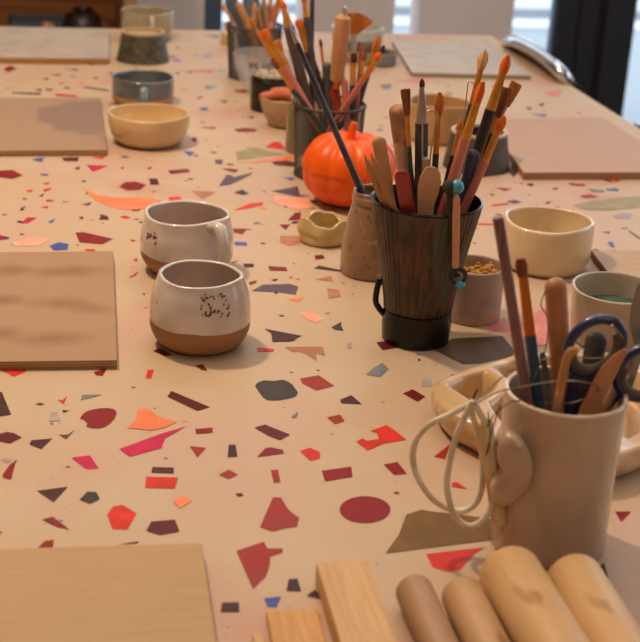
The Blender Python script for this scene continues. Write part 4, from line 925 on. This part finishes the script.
# scissors
sref = at(592, 396, V.H); so = -.0
E = V.P+Vector((.008, 0, V.zf+.002)); sroot = thing('scissors', 'pair of scissors with dark blue handles, points down in the heart-handled mug', 'scissors', E)
m = mpp(sref)
navy = mat('scissor_blue', '#1d2a55', .35, coat=.4); lin_ = mat('scissor_lining', '#5a4d38', .6); steel = mat('steel', '#8f8f90', .3, 1)
def ringpts(cu, cv, a, b_, rot, n=28, off=0, k=1.):
    o = []
    for i in range(n):
        t = 2*PI*i/n; x, y = a*k*math.cos(t), b_*k*math.sin(t); o.append(inplane(cu+x*math.cos(rot)-y*math.sin(rot), cv+x*math.sin(rot)+y*math.cos(rot), sref, off))
    return o
fr1 = MB().tube(ringpts(595, 346, 31, 23, -.75), 5.2*m, 12, closed=True).build('finger_ring', navy, sroot, loc=E)
MB().tube(ringpts(595, 347, 31, 23, -.75, k=.84)[1:18], 5.2*m, 10).build('ring_lining', lin_, fr1, loc=E)
fr2 = MB().tube(ringpts(648, 372, 33, 24, -.45, off=.008), 5.2*m, 12, closed=True).build('finger_ring', navy, sroot, loc=E)
MB().tube(ringpts(648, 373, 33, 24, -.45, off=.008, k=.84)[2:19], 5.2*m, 10).build('ring_lining', lin_, fr2, loc=E)
piv = V.P+Vector((.006, 0, V.H*.62))
for (u, v, of) in ((576, 370, 0), (622, 388, .008)):
    st = inplane(u, v, sref, of)
    MB().tube([st, st.lerp(piv, .35), piv], [5*m, 7*m, 5*m], 12, flat=.6, up=HF).build('handle_arm', navy, sroot, loc=E)
for sx in (-1, 1):
    MB().slab([piv+HR*.006*sx, piv-HR*.004*sx+Vector((0, 0, .005)), piv-HR*.006*sx, E+HR*(.004*sx)+Vector((0, 0, .001))], .0015, HF*(-sx)).build('blade', steel, sroot, loc=E, smooth=False)
# steel kidney and dark tool
spat(V, 'steel spatula blade rising at the right edge behind the scissors', [(646, 272), (636, 288), (630.5, 308), (629, 325), (633, 338), (636, 350), (622, 400), (628, 401), (645, 350), (660, 332), (664, 300), (658, 278)], (612, 392), .0008, mat('brushed_steel', '#9a948c', .4, .6), off=.01, name='metal_spatula')
stick(V, 'dark_rubber_tool', 'dark brown rounded rubber tip seen through the scissor ring', 'tool', (598, 331), (588, 388), 23, mat('brown_rubber', '#33241c', .6), w2=12, flat=.5, off=.022)
stick(V, 'modelling_tool', 'short dark grey tool low in the mug beside the thick dowel', 'tool', (542, 352), (548, 388), 6, GREY, flat=.4, off=.012)
stick(V, 'modelling_tool', 'brown handle at the right inside rim of the heart-handled mug', 'tool', (634, 352), (612, 392), 12, mat('brown_wood', '#8a5a3a', .5), off=.018)
# cutting wire: cords, toggles and thin wire
cref = V.P - HF*.012
cu_ = thing('cutting_wire', 'clay cutting wire with white cord loops and wooden toggle hanging left of the mug', 'cutting wire', inplane(499, 540, cref, 0)); E = cu_.location.copy(); m = mpp(cref)
cordm = mat('white_cord', '#e6dcc4', .5, col2='#cfc0a0', scale=80)
c = lambda L, off=0.: [inplane(u, v, cref, off) for u, v in L]
MB().tube(spline(c([(474, 403), (462, 408), (449, 415), (430, 424), (416, 440), (413, 460), (419, 480), (434, 500), (456, 511), (472, 507), (481, 492), (483, 470), (481, 445), (474, 420), (469, 406)], -.004), 6), 3.2*m, 10).build('cord_loop', cordm, cu_, loc=E)
MB().tube(spline(c([(473, 401), (466, 414), (456, 437), (449, 465), (447, 488), (452, 510), (460, 522), (471, 526), (483, 520), (492, 506), (496, 485), (494, 455), (488, 430), (477, 408), (471, 402)], -.012), 6), 3.2*m, 10).build('cord_loop', cordm, cu_, loc=E)
MB().tube(c([(483, 421), (485, 423), (499, 521), (499, 523)], -.008), [6*m, 7.5*m, 7.6*m, 7*m], 16).build('toggle', mat('toggle_wood', '#dcc394', .5, col2='#cfb27e', scale=20), cu_, loc=E)
wirem = mat('thin_wire', '#a89880', .3, .9)
MB().tube(c([(471, 404), (476, 392), (478, 389)], -.008), 1.1*m, 6).build('twisted_end', mat('dark_wire', '#4b4238', .4, .6), cu_, loc=E)
MB().tube(spline([inplane(u, v, sref, o_) for u, v, o_ in [(473, 404, -.03), (490, 388, -.02), (510, 371, -.005), (535, 362, .01), (560, 356, .015), (600, 358, .01), (625, 345, 0), (612, 325, -.01)]], 8), .8*m, 6).build('wire', wirem, cu_, loc=E)
MB().tube(spline([inplane(u, v, sref, o_) for u, v, o_ in [(474, 405, -.03), (495, 393, -.02), (520, 387, -.02), (550, 382, -.02), (575, 381, -.02), (600, 388, -.015), (575, 402, -.01), (545, 403, -.02)]], 8), .8*m, 6).build('wire', wirem, cu_, loc=E)
MB().tube(spline([inplane(u, v, sref, o_) for u, v, o_ in [(486, 428, -.03), (495, 414, -.03), (510, 402, -.03), (525, 396, -.02), (545, 350, .01), (548, 320, .02), (541, 305, .02), (546, 290, .02)]], 8), .6*m, 6).build('wire', mat('dark_wire', '#4b4238', .4, .6), cu_, loc=E)
MB().tube(spline(c([(488, 412), (490, 440), (486, 455), (494, 425), (500, 405)], -.014), 5), .6*m, 6).build('wire', mat('dark_wire', '#4b4238', .4, .6), cu_, loc=E)

# ------------------------------------------------------------------ chairs
chrome = mat('chrome', '#c9cdd0', .12, 1); pad1 = mat('taupe_pad', '#8f776a', .6, col2='#84695d', scale=30); pad2 = mat('black_fabric', '#241c18', .9, col2='#30251f', scale=150, bump=.6, bscale=200)
def chair(label, top, padm, hz, chrome=chrome):
    P = [CAM+ray(u, v)*(x/ray(u, v).x) for u, v, x in top]; c = sum(P, Vector())/len(P)
    root = thing('side_chair', label, 'chair', Vector((c.x+.18, c.y, 0)), 'chairs along the right of the table'); L0 = root.location.copy()
    MB().tube(spline(P, 6), .0125, 12).build('back_rail', chrome, root, loc=L0)
    inn = [p+Vector((0, 0, -.008)) for p in spline(P[1:-1], 5)]; b = MB(); rws = []
    for fx in (0, .02):
        rws.append([b.bm.verts.new(p+Vector((fx, 0, 0))) for p in inn]); rws.append([b.bm.verts.new((max(.984, p.x)+fx, p.y, TZ-.012)) for p in inn]); rws.append([b.bm.verts.new((1.06+fx, p.y, TZ-.25)) for p in inn])
    A_, B_, C2, D2, E2, F2 = rws
    for r1, r2 in ((A_, B_), (B_, C2), (C2, F2), (F2, E2), (E2, D2), (D2, A_)):
        for i in range(len(inn)-1): b.bm.faces.new([r1[i], r1[i+1], r2[i+1], r2[i]])
    for i in (0, -1): b.bm.faces.new([r[i] for r in (A_, B_, C2, F2, E2, D2)])
    b.build('back_pad', padm, root, loc=L0, bevel=.004)
    x0, x1 = 1.09, 1.47; y0, y1 = P[-1].y-.01, P[0].y+.01
    MB().box(x0, x1, y0, y1, .43, .47).build('seat', padm, root, loc=L0, smooth=False, bevel=.012)
    for y, p in ((y0, P[-1]), (y1, P[0])):
        MB().tube([p, Vector((x0-.02, y, .5)), Vector((x0-.03, y, .0))], .011, 10).build('rear_leg', chrome, root, loc=L0)
        MB().tube([Vector((x1-.02, y, .43)), Vector((x1, y, 0))], .011, 10).build('front_leg', chrome, root, loc=L0)
    return root
chair('chrome-framed chair with taupe pad behind the far right corner of the table', [(502, 53, .99), (506, 44, .975), (513, 41, .955), (530, 48, .952), (545, 58, .95), (557, 69, .952), (565, 78, .965), (569, 87, .984), (570, 98, .99)], pad1, .8)
chair('chair with dark fabric pad at the right edge, its top barely above the board', [(624, 141, .995), (634, 132, .99), (650, 138, .99), (672, 152, .99), (690, 172, .995)], pad2, .8, mat('black_tube', '#1c1816', .6))
# ------------------------------------------------------------------ open wooden cabinet at the back left
xl, xr = onY(-120, 20, YS).x, onY(137, 20, YS).x
cab = thing('open_cabinet', 'warm brown open wooden cabinet beyond the far left of the table', 'cabinet', Vector(((xl+xr)/2, YS, 0))); L0 = cab.location.copy()
cw = mat('cabinet_brown', '#99602f', .5, col2='#855024', scale=5, stretch=(1, 1, 12)); cw2 = mat('cabinet_edge', '#a07a58', .6)
ztop = 1.25; zs = onY(60, 27, YS+.05).z-.03
MB().box(xl, xr-.03, YS+.34, YS+.36, 0, ztop).build('back_panel', cw, cab, loc=L0, smooth=False)
MB().box(xr-.03, xr, YS, YS+.36, 0, ztop).build('side_panel', cw2, cab, loc=L0, smooth=False)
MB().box(xl, xl+.03, YS, YS+.36, 0, ztop).build('side_panel', cw2, cab, loc=L0, smooth=False)
for z in (.05, zs-.02, .95, ztop-.02): MB().box(xl+.03, xr-.03, YS, YS+.34, z-.02, z).build('shelf', cw, cab, loc=L0, smooth=False)
def shelfpt(u): p = onY(u, 25, YS+.14); p.z = zs-.02; return p
ss = zs-.02
P = shelfpt(83); r = 21*mpp(P)
o = MB().lathe([(0, 0), (r*.6, 0), (r*.9, r*.3), (r, r*.7), (r*.8, r*1.25), (r*.45, r*1.5), (r*.5, r*1.6), (r*.4, r*1.6), (r*.35, r*1.4), (0, r*.6)], segs=40).build('dark_vase', mat('dark_glossy_vase', '#211913', .4, coat=0, col2='#3d2c20', scale=14)); o.location = P; tag(o, 'dark glossy round pot on the brown cabinet shelf', 'pot')
P = shelfpt(105); r = 11*mpp(P)
o = MB().lathe([(0, 0), (r*.8, 0), (r, r*.9), (r*.9, r*2), (r*.75, r*2), (r*.7, r*.3), (0, r*.2)], segs=32).build('brown_pot', mat('brown_pot_glaze', '#6b4a33', .35)); o.location = P; tag(o, 'smaller brown pot right of the dark glossy one on the cabinet shelf', 'pot')
P = shelfpt(47); P.y -= .08; r = 8*mpp(P)
o = MB().lathe([(0, 0), (r, 0), (r*1.05, r*2.4), (r*.6, r*3.2), (0, r*3.3)], segs=24).build('pink_jar', mat('pink_jar_glaze', '#a8755c', .4)); o.location = P; tag(o, 'small pinkish jar on the cabinet shelf, left of the dark pot', 'jar')
P = onY(38, 25, YS+.24); P.z = ss; w = 27*mpp(P)
o = MB().box(-w, w, -.05, .05, 0, .006).box(-w, w, -.055, -.05, 0, .035).box(-w, w, .05, .055, 0, .035).box(-w-.005, -w, -.055, .055, 0, .035).box(w, w+.005, -.055, .055, 0, .035).build('blue_tray', mat('slate_tray', '#47535a', .5), smooth=False, bevel=.002); o.location = P; tag(o, 'slate blue open box on the cabinet shelf behind the pinkish jar', 'box')
